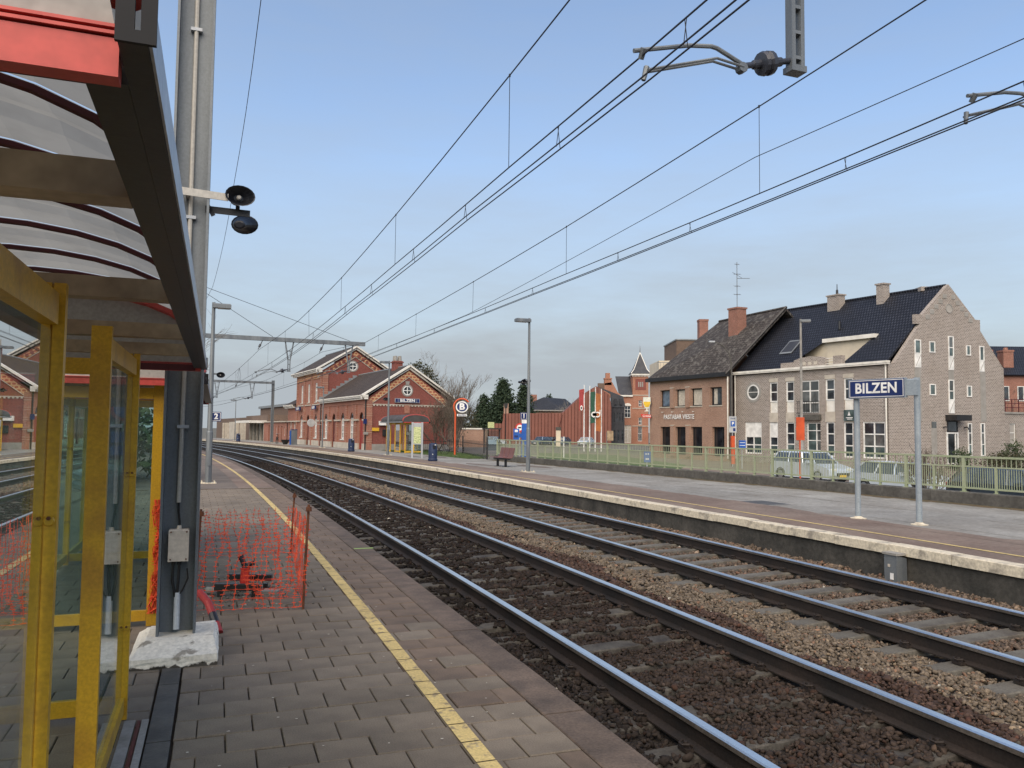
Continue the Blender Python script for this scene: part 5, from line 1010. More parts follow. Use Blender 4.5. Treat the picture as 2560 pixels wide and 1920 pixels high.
for z in (7.4,7.6,7.8): m.tube([A_(4.7,.1,z),A_(5.4,.1,z)],.03,5)
m.build('terrace_rail',['white_paint'],t)
for u0,u1,z0_,z1 in ((4.8,5.45,11.9,14.05),(9.0,10.2,12.4,13.75)):
    m=MB(); pbox(m,lambda u,w,z:S_(u,w,z),u0,u1,5.35,6.0,z0_-1.5,z1); pbox(m,lambda u,w,z:S_(u,w,z),u0-.08,u1+.08,5.27,6.08,z1-.02,z1+.1); c=m.build('chimney',['brick_grey'],t)
    if u0>8: MB().cyl(S_(9.6,5.8,13.8),S_(9.6,5.8,14.3),.12,.1,8).cyl(S_(9.6,5.8,14.3),S_(9.6,5.8,14.8),.04,.03,6).build('cowl',['black_steel'],c)
MB().box(-.6,.6,-.5,.5,0,.35).build('roof_light',['brick_grey'],t,loc=S_(2.2,6.6,13.1))
MB().cyl(S_(7.2,3.4,zr(3.4)),S_(7.2,3.4,zr(3.4)+.7),.14,.12,8).build('vent_pipe',['black_plastic'],t)
m=MB(); slab(m,S_(10.3,1.5,zr(1.5)+.14),S_(11.6,1.5,zr(1.5)+.14),S_(11.6,2.7,zr(2.7)+.14),S_(10.3,2.7,zr(2.7)+.14),.05); q=m.build('skylight',['lead'],t); m=MB(); slab(m,S_(10.4,1.62,zr(1.62)+.16),S_(11.5,1.62,zr(1.62)+.16),S_(11.5,2.58,zr(2.58)+.16),S_(10.4,2.58,zr(2.58)+.16),.02); m.build('pane',['slate'],q)
m=MB(); pbox(m,A_,2.75,3.7,-.12,-.02,2.88,3.72); q=m.build('office_sign',['pane_green'],t); m=MB(); m.poly([A_(3.35,-.125,3.28),A_(3.1,-.125,3.28),A_(3.22,-.125,3.62)]); pbox(m,A_,2.9,3.5,-.126,-.122,3.1,3.15); pbox(m,A_,2.95,3.4,-.126,-.122,2.99,3.04); m.build('emblem',['sign_white'],q)
# ------------------------------------------------------------------ pasta bar
PB=(19.17,70.47); UP_=(-.4688,.8833); t=thing('pasta_bar','orange brick house with lichened tiled roof and PASTABAR VIESTE lettering','building',PB+(ZS,))
D_=lambda u,w,z:(UP_[0]*u+V_[0]*w,UP_[1]*u+V_[1]*w,z+Z0)
pu=[(.93,2.49),(3.53,5.11),(5.92,7.32),(8.17,9.66)]; plw=[(.64,2.25),(3.55,5.12),(5.76,7.36),(7.97,9.62)]
wall(D_,0,11.25,-.7,6.95,[(a,b,4.33,5.97) for a,b in pu]+[(a,b,-.25,2.39) for a,b in plw],.35).build('wall',['brick_pasta'],t)
for i,(a,b) in enumerate(pu):
    window(t,D_,a,b,4.33,5.97,frame='black_steel',fw=.10,dep=.3,sill='stone_light',pane=['pane','curtain','curtain','pane_sky'][i]); 
    if i==0: m=MB(); pbox(m,D_,a+.9,b-.25,.27,.29,4.45,5.85); m.build('curtain',['curtain'],t)
for i,(a,b) in enumerate(plw): window(t,D_,a,b,-.25,2.39,frame='black_steel',fw=.10,dep=.33,pane='pane_black',mu=(.35,) if i==0 else (),name='door' if i==0 else 'window')
for a in (5.2,7.46):
    for z0_,z1 in ((4.2,6.1),(-.4,2.5)): m=MB(); pbox(m,D_,a,a+.5,-.12,.0,z0_,z1); q=m.build('pilaster',['brick_pasta'],t); m=MB(); pbox(m,D_,a-.04,a+.54,-.15,.0,z1,z1+.07); m.build('capital',['stone_light'],q)
m=MB(); pbox(m,D_,-.05,11.4,-.45,.0,6.85,7.22); m.build('eaves',['black_steel'],t)
ang=math.atan2(-UP_[1],-UP_[0]); e=text('lettering','PASTABAR VIESTE',.62,'sign_white',t,D_(6.75,-.08,3.32),(pi/2,0,ang),.006,.010,sx=.86)
m=MB()
for k in range(4): m.lathe([(.0,0),(.07,.02),(.06,.1)],8,D_(4.5+k*1.5,-.25,3.75)); m.bar(D_(4.5+k*1.5,-.25,3.8),D_(4.5+k*1.5,0,3.85),.02,.02)
m.build('spot_lamps',['lamp_glass'],t)
RL=lambda f:Vector(D_(11.3,0,7.1)).lerp(Vector(D_(0,0,7.1)),f); e0=Vector(D_(11.55,-.4,7.0)); e1=Vector(D_(-.0,-.4,7.0)); r1=Vector((24.75-PB[0],71.85-PB[1],13.2+Z0)); r0=Vector((21.35-PB[0],82.2-PB[1],13.3+Z0))
m=MB(); slab(m,e0,e1,r1,r0,.18); m.build('roof_slope',['tile_lichen'],t); b0=r0+Vector((V_[0]*7,V_[1]*7,-6.2)); b1=r1+Vector((V_[0]*7,V_[1]*7,-6.2)); m=MB(); slab(m,b0,b1,r1,r0,.18); m.build('roof_slope',['tile_lichen'],t)
m=MB(); g0=Vector(D_(11.25,0,-.65)); m.poly([g0,Vector(D_(11.25,0,7)),r0-Vector((.2,.2,.3)),Vector((b0.x,b0.y,7+Z0)),Vector((b0.x,b0.y,0))]); m.build('side_wall',['brick_pasta'],t)
m=MB(); m.tube([e1+Vector((0,0,.05)),r1+Vector((0,0,.12))],.10,5); m.build('verge',['black_steel'],t); MB().tube([r0+Vector((0,0,.05)),r1+Vector((0,0,.05))],.12,5).build('ridge',['tile_lichen'],t)
m=MB(); pbox(m,D_,3.0,4.2,3.5,4.5,9.0,13.6); pbox(m,D_,2.93,4.27,3.42,4.58,13.5,13.66); ch=m.build('chimney',['brick_red2'],t) 
m=MB()
for k in range(5): f=k/5; pbox(m,D_,2.94,2.99,3.5+f,3.75+f,10.0+.9*f,10.5+.9*f)
pbox(m,D_,2.95,4.25,3.42,3.49,9.9,10.25)
m.build('flashing',['lead'],ch)
MB().tube([D_(.05,-.12,6.9),D_(.05,-.12,-.4)],.07,8).build('downpipe',['white_paint'],t); MB().tube([D_(-.35,-.12,6.9),D_(-.35,-.12,-.4)],.12,6).build('joint_cover',['black_steel'],t)
t=thing('aerial','tall thin television aerial standing on the pasta bar chimney','aerial',(21.3,75.4,13.6)); MB().tube([(0,0,0),(0,0,4.5)],.035,5).build('mast',['galv'],t); m=MB()
for z,l in ((4.3,.35),(3.35,.6),(2.2,.5),(1.4,.6)):
    m=MB().tube([(-l*.5,0,z),(l*.5,0,z)],.02,4)
    for k in range(5): x=-l*.5+l*k/4; m.tube([(x,-.3,z-.1),(x,.3,z+.1)],.014,4)
    m.build('antenna',['galv'],t)
MB().tube([(.0,0,2.95),(1.2,0,2.95)],.025,4).build('antenna',['galv'],t); MB().tube([(-.45,-.1,3.5),(.5,.1,3.0)],.018,4).build('antenna',['galv'],t)
# hanging signs on the pasta bar's left corner
t=thing('hanging_sign','white and yellow beer glass shaped sign above red sign on pasta bar corner','sign',(13.5,80.0,ZS)); HS=.84
m=MB().prism([(-.42,6.0),(.42,6.0),(.45,5.2),(.25,4.75),(.07,4.65),(.07,4.45),(.3,4.3),(-.3,4.3),(-.07,4.45),(-.07,4.65),(-.25,4.75),(-.45,5.2)],-.1,.1,'xz'); m.build('glass',['glass_white'],t,loc=(0,0,Z0)); MB().prism([(-.40,5.45),(.40,5.45),(.40,5.2),(.22,4.82),(-.22,4.82),(-.40,5.2)],-.115,-.102,'xz').build('beer',['beer_yellow'],t,loc=(0,0,Z0)); m=MB().prism([(-.75,3.95),(-.55,3.6),(.5,3.5),(.5,3.9),(-.45,3.98)],-.08,.08,'xz'); m.build('red_panel',['red_sign'],t,loc=(0,0,Z0)); text('lettering','Cristal',.34,'sign_white',t,(-.02,-.085,3.74+Z0),UP,.004,.008); MB().bar((.5,0,5.3+Z0),(1.1,.6,5.3+Z0),.08,.08).bar((.5,0,3.7+Z0),(1.1,.6,3.7+Z0),.08,.08).tube([(.2,0,4.3+Z0),(.2,0,3.9+Z0)],.04,5).build('bracket',['galv'],t)
t.scale=(HS,HS,HS); t.location.z=ZS+(1-HS)*(1.9-ZS)
# ------------------------------------------------------------------ block behind the pasta bar
t=thing('apartment_block','brown and cream flat roofed block showing above left side of pasta bar roof','building',(20.6,100,ZS)); MB().box(0,3.6,0,8,0,13.4+Z0).build('wall',['brick_brown_flat'],t); MB().box(-2.0,-.02,1,8,0,10.9+Z0).build('wing',['render_cream'],t); MB().box(-2.4,-.04,.2,1,0,9.6+Z0).build('balcony',['render_cream'],t); m=MB()
for k in range(6): m.box(-2.4+k*.4,-2.37+k*.4,.15,.18,9.6+Z0,10.6+Z0)
m.box(-2.4,-.05,.14,.19,10.55+Z0,10.62+Z0); m.build('balcony_rail',['galv'],t); MB().box(2.9,4.0,0,1.2,13.4+Z0,16+Z0).box(2.85,4.05,-.05,1.25,15.85+Z0,16.1+Z0).build('chimney',['brick_red2'],t); MB().box(-.1,3.7,-.1,8.1,13.4+Z0,13.55+Z0).build('roof',['lead'],t)
# ------------------------------------------------------------------ red clad gable, black house, turreted house
t=thing('clad_gable_building','windowless building with brick red vertical metal cladding and sloping top edge','building',(0,150,ZS))
OUT=[(-4.26,3.12),(-1.63,3.14),(-1.62,5.0),(9.54,5.2),(13.59,8.91),(15.82,10.36),(18.27,8.76),(18.69,6.52)]
ox=[p[0] for p in OUT]; oz=[p[1] for p in OUT]; x=-4.26
while x<18.65:
    x1=min(x+.62,18.69); zt=[float(np.interp(q,ox,oz)) for q in (x,x1-.14)]
    m=MB().prism([(x,0),(x1-.14,0),(x1-.14,zt[1]+Z0),(x,zt[0]+Z0)],-.14,.0,'xz'); m.build('cladding_sheet',['cladding'],t); x+=.62
m=MB(); m.prism([(-4.26,0)]+[(a,b+Z0-.05) for a,b in OUT]+[(18.69,0)],.001,9,'xz'); m.build('body',['cladding_dark'],t)
MB().tube([(8.4,-.25,.3+Z0),(9.4,-.25,4.9+Z0)],.10,4).build('brace',['cladding_dark'],t)
MB().box(-1.5,-.6,.5,1.4,3.3+Z0,6.9+Z0).build('chimney',['brick_pasta'],t)
t=thing('black_house','narrow black painted house with mansard roof beside the red clad gable','building',(18.8,151,ZS)); P=lambda u,w,z:(u,w,z+Z0)
hw=[(.45+k*.52,.70+k*.52,3.6,5.4) for k in range(4)]+[(.4,.8,-.2,2.1),(1.15,1.5,-.2,2.1),(1.95,2.3,-.2,2.1)]
wall(P,0,2.5,-.7,6.4,hw,.1).build('wall',['black_house'],t); 
for a in hw: window(t,P,*a,frame='black_steel',fw=.05,dep=.08,pane='pane')
m=MB(); m.prism([(-.1,6.4+Z0),(2.7,6.4+Z0),(2.2,8.5+Z0),(-.2,8.9+Z0)],-.15,.0,'xz'); m.prism([(-.2,8.9+Z0),(2.2,8.5+Z0),(-2.6,10.3+Z0)],.0,.15,'xz'); m.build('mansard_roof',['slate'],t)
for x in (.45,1.5): m=MB().box(x,x+.5,-.45,-.1,6.9+Z0,8.0+Z0); m.build('dormer',['black_house'],t)
MB().box(0,2.5,.1,10,0,6.4+Z0).build('core',['black_house'],t); MB().box(-2.4,-1.2,1,2,9.6+Z0,11.0+Z0).build('chimney',['brick_brown_flat'],t)
t=thing('turret_house','red brick house with square turret, slate spire and finial in the distance','building',(20,158,ZS)); P=lambda u,w,z:(u-20+20-20,w,z+Z0); P=lambda u,w,z:(u-20,w,z+Z0)
tw=[(25.06,25.73,6.85,8.04),(25.06,25.73,3.2,4.65),(24.95,25.75,.0,3.05)]
wall(P,23.87,27.0,-.7,13.0,tw,.2).build('turret_wall',['brick_turret'],t)
for a in tw: window(t,P,*a,mu=(.5,),mz=(.5,),dep=.15)
m=MB().box(3.87,3.88,0,3,0,13+Z0).box(6.99,7.0,0,3,0,13+Z0); m.build('turret_side',['brick_turret'],t)
m=MB().box(3.6,7.3,-.3,3.4,13.0+Z0,13.35+Z0); 
for k in range(12): m.box(3.75+k*.29,3.87+k*.29,-.2,0,12.75+Z0,13.0+Z0)
m.build('cornice',['white_paint'],t); MB().box(4.4,6.5,-.05,.0,10.13+Z0,12.3+Z0).build('turret_panel',['brick_gable'],t)
for k in range(3): MB().box(4.95+k*.38,5.18+k*.38,-.08,-.05,10.7+Z0,11.7+Z0).build('slit',['stone_grey'],t)
ap=(5.55,1.5,17.7+Z0); m=MB(); q=[(3.5,-.4,13.35+Z0),(7.4,-.4,13.35+Z0),(7.4,3.5,13.35+Z0),(3.5,3.5,13.35+Z0)]; r_=[(4.15,.2,14.2+Z0),(6.75,.2,14.2+Z0),(6.75,2.9,14.2+Z0),(4.15,2.9,14.2+Z0)]
for i in range(4): m.poly([q[i],q[(i+1)%4],r_[(i+1)%4],r_[i]]); m.poly([r_[i],r_[(i+1)%4],ap])
m.build('spire',['slate'],t); m=MB()
for i in (0,1): m.tube([q[i],r_[i],ap],.09,4)
m.build('spire_edge',['white_paint'],t); MB().tube([ap,(5.55,1.5,19.1+Z0)],[.12,.03],6).build('finial',['lead'],t)
for z in (9.0,6.4,2.9): MB().box(3.8,7.05,-.08,.0,z+Z0,z+.14+Z0).build('string_course',['stone_light'],t)
bw=[(22.3,23.46,4.63,6.9),(22.3,23.6,-.4,3.1)]; wall(P,20.4,23.87,-.7,8.8,bw,.2).build('wall',['brick_turret'],t); window(t,P,*bw[0],mu=(.5,),mz=(.4,.7),dep=.15,sill='stone_light'); window(t,P,*bw[1],mu=(.5,),mz=(.75,),dep=.15,name='door',pane='curtain')
m=MB().box(.3,3.85,-.35,.0,8.75+Z0,9.05+Z0); m.build('cornice',['white_paint'],t); ppoly(MB(),P,[(22.2,6.95),(23.6,6.95),(23.4,7.35),(22.9,7.5),(22.4,7.35)],-.05,.0).build('window_head',['white_paint'],t)
m=MB(); slab(m,(1.2,0,9.05+Z0),(3.9,0,9.05+Z0),(3.9,3.5,13.0+Z0),(.9,3.5,13.0+Z0)); m.build('roof_slope',['slate'],t)
m=MB(); ppoly(m,P,[(17.8,8.5),(17.8,10.8),(18.1,11.3),(19.8,11.6),(20.9,9.6),(21.7,8.9),(21.7,8.5)],-.1,.3); pbox(m,P,18.3,19.7,-.1,1.2,11,12.3); pbox(m,P,18.2,19.8,-.2,1.3,12.2,12.4); pbox(m,P,18.55,19.4,0,1,12.4,13.4); m.build('gable_chimney',['brick_turret'],t)
# bungalow behind the clad gable
t=thing('bungalow','low house with blue grey hipped roof rising behind the red cladding','building',(7.5,188,ZS)); a=[(-7,-3,6.6+Z0),(5,-3,6.6+Z0),(9,4,6.6+Z0),(-7,6,6.6+Z0)]; m=MB(); r0=(0,1,9.75+Z0); r1=(5.2,2,9.45+Z0)
m.poly([a[0],a[1],r0]); m.poly([a[1],r1,r0]); m.poly([a[1],a[2],r1]); m.poly([a[0],r0,a[3]]); m.poly([r0,r1,a[2],a[3]]); m.build('hipped_roof',['tile_blue'],t); MB().box(-6.5,4.6,-2.5,5,0,6.6+Z0).build('wall',['brick_pasta'],t); MB().box(-7.1,5.1,-3.15,-3.0,6.4+Z0,6.65+Z0).build('gutter',['stone_grey'],t); MB().box(-3,-1.6,0,1.2,7.8+Z0,10.3+Z0).build('chimney',['brick_red2'],t)
# building at the right edge
t=thing('red_terrace','red brick terrace with dark roof and two chimneys at the right edge','building',(51,86,ZS)); MB().box(.3,14,0,9,0,8.6+Z0).build('wall',['brick_red2'],t); m=MB(); slab(m,(-.2,-.4,8.4+Z0),(14.5,-.4,8.4+Z0),(14.5,4.5,12+Z0),(-.2,4.5,12+Z0)); m.build('roof_slope',['tile_dark'],t)
for x in (.2,2.5): MB().box(x,x+1.1,.8,1.9,8.8+Z0,11.1+Z0).box(x-.06,x+1.16,.74,1.96,11.0+Z0,11.2+Z0).cyl((x+.55,1.3,11.2+Z0),(x+.55,1.3,11.5+Z0),.25,.2,8).build('chimney',['brick_red2'],t)
P=lambda u,w,z:(u,w,z+Z0)
for x in (1.2,3.4,5.6,7.8): window(t,P,x,x+1.3,5.6,7.2,mu=(.5,),dep=-.02)
t=thing('low_annex','low grey brick annex with white windows and railed roof terrace at far right','building',(40.2,66,ZS),.37); P=lambda u,w,z:(u,w,z+Z0); ow=[(1.2,1.9,-.2,2.9),(3.6,5.0,.0,2.6),(6.0,7.4,.0,2.6)]; wall(P,0,16,-.7,3.7,ow,.15).build('wall',['brick_grey'],t)
for a in ow: window(t,P,*a,mu=(.5,) if a[0]>2 else (),mz=(.4,.75),dep=.12,panemats=['pane_green','pane_sky','pane'])
MB().box(0,16,.1,6,0,3.68+Z0).build('core',['render_grey'],t); m=MB().box(-.1,16,-.1,6,3.7+Z0,3.85+Z0); m.build('coping',['stone_grey'],t); m=MB()
for k in range(20): m.box(k*.8,k*.8+.05,.05,.1,3.85+Z0,4.9+Z0)
for z in (4.2,4.55,4.88): m.box(0,16,.04,.11,z+Z0,z+.05+Z0)
m.build('roof_rail',['maroon'],t)
# ================================================================== low wall and green railing behind the far platform
FD=(.4324,-.9017); FA=(-.9,42.6); FR=math.atan2(FD[1],FD[0]); FL=36.0
t=thing('low_wall','long low dark concrete wall carrying the green railing behind far platform','wall',FA+(ZF,),FR)
x=0
while x<FL:
    l=min(3.2,FL-x); MB().bbox(x+.006,x+l-.006,0,.32,-1.0,.275,.02).build('wall_block',['concrete_wall'],t); x+=3.2
t=thing('railing','long light green steel railing with upright bars on the low wall','railing',FA+(ZF,),FR)
zt,zm,zb,yc=1.09,.865,.37,.16
for nm,z,h,w_ in (('top_rail',zt,.045,.06),('middle_rail',zm,.03,.035),('bottom_rail',zb,.04,.045)):
    x=0
    while x<FL: l=min(3.1,FL-x); MB().box(x+.004,x+l-.004,yc-w_/2,yc+w_/2,z-h/2,z+h/2).build(nm,['fence_green'],t); x+=3.1
BT=src(MB().box(-.0065,.0065,-.0065,.0065,zb+.021,zt-.023),['fence_green']); BS=src(MB().box(-.0055,.0055,-.0055,.0055,zb+.021,zm-.016),['fence_green']); PO=src(MB().bbox(-.035,.035,-.03,.03,.27,zt-.0225,.005).box(-.07,.07,-.06,.06,.27,.285),['fence_green']); PH=src(MB().box(-.025,.025,-.024,.024,.27,zm-.016).box(-.05,.05,-.05,.05,.27,.283),['fence_green'])
k=0; bars=[]; x=.02
while x<FL:
    q=x%1.55
    if q<.05 or q>1.5: pass
    else: bars.append((x,k%2)); 
    k+=1; x+=.0554
x=.02
while x<FL: share('post',PO,t,(x,yc,0)); share('half_post',PH,t,(x+.775,yc,0)) if x+.8<FL else None; x+=1.55
bars.sort(key=lambda b:(b[0]>28.2,-b[0])); restm=MB()
for i,(x,sh) in enumerate(bars):
    if i<300: share('bar',BS if sh else BT,t,(x,yc,0))
    else: restm.box(x-.005,x+.005,yc-.005,yc+.005,zb+.021,(zm-.016) if sh else (zt-.023))
restm.build('bars',['fence_green'],t,kind='stuff')
# black iron fence at the garden beside the shelter
t=thing('iron_fence','black iron garden fence between the railing end and the bare bush','fence',(-1.3,43.4,ZF)); pts=[(0,0),(-1.9,9.5),(-5.5,15.5)]
for (ax,ay),(bx2,by2) in zip(pts,pts[1:]):
    d=Vector((bx2-ax,by2-ay,0)); n=int(d.length/.16)
    for z in (.12,.78): MB().bar((ax,ay,z),(bx2,by2,z),.025,.035).build('rail',['black_steel'],t)
    for i in range(n):
        f=i/n; MB().box(-.01,.01,-.01,.01,.02,.95).build('bar',['black_steel'],t,loc=(ax+d.x*f,ay+d.y*f,0)) if i%2==0 else None
    MB().box(-.045,.045,-.045,.045,-.3,1.2).build('post',['black_steel'],t,loc=(ax,ay,0))
gp_=[TP(s,10.45,ZF+.006) for s in np.arange(42.7,60,1.5)]+[TP(59,15,ZF+.006),TP(50,14,ZF+.006),TP(43.2,11.8,ZF+.006)]
garden=struct(MB().poly(gp_).build('garden',['grass']))
m=MB()
for i in range(5000):
    s=random.uniform(42.8,58); o=random.uniform(10.5,13.6 if s>46 else 11.8); p=TP(s,o,ZF); a=random.uniform(0,6); h=random.uniform(.04,.14); m.add([p+Vector((.012*cos(a),.012*sin(a),0)),p-Vector((.012*cos(a),.012*sin(a),0)),p+Vector((random.gauss(0,.03),random.gauss(0,.03),h))],[(0,1,2)])
tag(m.build('grass_tufts',['grass'],uv=False),'short green grass growing around the red B pole','grass',kind='stuff')
# ================================================================== trees and shrubs
def bare_tree(name,label,loc,h,seed,mat='bark',levels=5,spread=.55,trunk=.16,stems=1,up=.25,cat='tree',group=None,ivy=0,nchild=3,kink=.16,twig=.008):
    rr=random.Random(seed); t=thing(name,label,cat,loc,0,group); T=MB(); Cw=MB()
    def grow(p,d,l,r,lv):
        pts=[p]; n=4 if lv<3 else 3; q=p.copy(); dd=d.copy(); ns=[]
        for i in range(n):
            dd=(dd+Vector((rr.gauss(0,kink),rr.gauss(0,kink),rr.gauss(0,kink)+up*.12))).normalized(); q=q+dd*(l/n); pts.append(q.copy()); ns.append((q.copy(),dd.copy(),(i+1)/n))
        (T if lv==0 else Cw).tube(pts,[r*(1-.55*i/n) for i in range(n+1)],6 if lv==0 else (4 if lv<2 else 3),False)
        if lv<levels:
            for k in range(nchild+(1 if lv<2 else 0)):
                b,bd,f=rr.choice(ns[1:] if lv==0 else ns); ax=Vector((rr.gauss(0,1),rr.gauss(0,1),rr.gauss(0,.6))).normalized(); nd=(bd*(1-spread*.55)+ax*spread+Vector((0,0,up))).normalized()
                grow(b,nd,l*rr.uniform(.55,.82),max(twig,r*.5*(1.2-f*.4)),lv+1)
    for k in range(stems):
        d=Vector((rr.gauss(0,.28 if stems>1 else .05),rr.gauss(0,.28 if stems>1 else .05),1)).normalized(); grow(Vector((rr.gauss(0,.12*stems**.5 if stems>1 else 0),rr.gauss(0,.12*stems**.5 if stems>1 else 0),0)),d,h*(.42 if stems==1 else .40),trunk,0)
    T.build('trunk',[mat],t,uv=False); Cw.build('crown',[mat],t,uv=False)
    return t
def leafy(name,label,loc,crown,mat,n,size,cat='tree',trunk=None,seed=1,group=None):
    """crown(rr) -> a random point; small leaf faces gathered in clumps"""
    rr=random.Random(seed); t=thing(name,label,cat,loc,0,group); m=MB()
    for i in range(n//8):
        c=Vector(crown(rr)); 
        for k in range(8):
            p=c+Vector((rr.gauss(0,size*1.3),rr.gauss(0,size*1.3),rr.gauss(0,size*1.0))); a=Vector((rr.gauss(0,1),rr.gauss(0,1),rr.gauss(0,.7))).normalized(); b=a.orthogonal().normalized(); b=(b+a.cross(b)*rr.gauss(0,1)).normalized(); s_=size*rr.uniform(.5,1.2)
            m.add([p-a*s_-b*s_*.3,p+a*s_*.1-b*s_*.45,p+a*s_,p+b*s_*.45],[(0,1,2,3)])
    m.build('crown',[mat],t,uv=False)
    if trunk: MB().tube([(0,0,-.2),(0,0,trunk[0])],[trunk[1],trunk[1]*.5],7).build('trunk',['bark'],t)
    return t
def cone(h0,h1,r,ragged=.25,dense=.5):
    def f(rr):
        z=h0+(h1-h0)*(1-math.sqrt(rr.random())) if rr.random()<.75 else rr.uniform(h0,h1); fr=(h1-z)/(h1-h0); R_=r*(fr**.8)*(1+ragged*sin(z*4.1+rr.random()))*(.25+.75*min(1,(z-h0)/(h1-h0)*5+.3)); a=rr.uniform(0,2*pi); q=R_*(dense+(1-dense)*rr.random())*math.sqrt(rr.random()*.6+.4); return (q*cos(a),q*sin(a),z)
    return f
def blob(rx,ry,rz,zc):
    def f(rr):
        v=Vector((rr.gauss(0,1),rr.gauss(0,1),rr.gauss(0,1))).normalized()*(rr.random()**.4); return (v.x*rx,v.y*ry,zc+v.z*rz)
    return f
bare_tree('bare_bush','tangled bare brown bush beside the station gable and red B pole',(-3.9,57.5,ZF),5.0,3,'bark',5,.46,.06,stems=6,up=.42,cat='bush',nchild=3)
bare_tree('bare_bush','lower bare bush spreading behind the black iron fence',(-5.6,59.5,ZF),4.4,11,'bark',4,.6,.05,stems=6,up=.3,cat='bush')
leafy('ivy_tree','dark twiggy brown tree standing behind the station gable',(-9.0,78,ZS),blob(2.0,2.0,3.2,6.0),'ivy',5200,.14,seed=5,trunk=(6,.2))
bare_tree('bare_tree','bare tree with dark fine twigs behind the ivy clad trunk',(-8.2,80,ZS),9.0,21,'bark',5,.5,.16,up=.2)
bare_tree('bare_tree','pale leafless tree rising behind the station roof chimney',(-12.4,98,ZS),10.3,8,'bark_pale',6,.5,.2,up=.22,nchild=3,twig=.012)
leafy('evergreen_tree','tall broad dark evergreen left of the number 1 sign',(-1.9,172,ZS),cone(1,13.2,6.2,.25,.35),'needle',15000,.34,seed=2,trunk=(5,.3))
leafy('evergreen_tree','slim pointed evergreen just left of the tall lamp post',(2.6,173,ZS),cone(1,12.5,4.2,.15,.4),'needle',10000,.32,seed=3,trunk=(5,.3))
leafy('evergreen_tree','low dark evergreen mass left of the broad evergreen',(-6.0,174,ZS),cone(.5,9.8,4.6,.1,.4),'needle',10000,.32,seed=4,trunk=(4,.3))
leafy('evergreen_tree','distant dark evergreen tip above the bungalow roof',(9.3,200,ZS),cone(6,11.5,1.6,.2,.4),'needle',1600,.25,seed=6,trunk=(6,.3))
bare_tree('bare_tree','bare tree showing above the sloping edge of red cladding',(13.2,172,ZS),12.3,31,'bark_pale',5,.55,.2,up=.15,twig=.02)
bare_tree('bare_tree','small bare tree between the broad and the slim evergreen',(.5,176,ZS),10.5,33,'bark_pale',5,.5,.16,up=.25,twig=.02)
leafy('brown_bush_tree','brown leafless thicket between station bush and the evergreens',(-8.6,120,ZS),blob(3.6,2.5,3.4,3.2),'ivy',6500,.2,seed=9)
bare_tree('bare_tree','bare tree at right edge before the red terrace',(49.0,80,ZS),9.0,17,'bark',5,.55,.15,up=.2)
leafy('shrub','rounded dark shrub left of the gable door of grey building',(32.0,57.0,ZS),blob(.9,.8,.9,.8),'hedge',1500,.08,cat='shrub',seed=12); leafy('shrub','wide low olive shrub right of the gable door of grey building',(36.2,58.6,ZS),blob(2.0,.9,.75,.6),'ivy',2600,.09,cat='shrub',seed=13); leafy('shrub','tall dark shrub touching the gable wall of grey building',(37.6,60.0,ZS),blob(.8,.7,1.2,1.0),'hedge',1500,.09,cat='shrub',seed=14); leafy('shrub','dark shrub at the far right below the low annex',(40.8,57.5,ZS),blob(2.2,1,1.1,.9),'ivy',2600,.1,cat='shrub',seed=15)
leafy('shrub','dark reddish shrub at left corner of the pasta bar',(15.0,82.5,ZS),blob(.7,.6,1.1,1.0),'ivy',1200,.1,cat='shrub',seed=16)
bare_tree('bare_bush','small bare shrub between the parked cars behind the railing',(14.15,27.3,ZS),2.3,41,'bark',4,.55,.035,stems=5,up=.3,cat='bush')
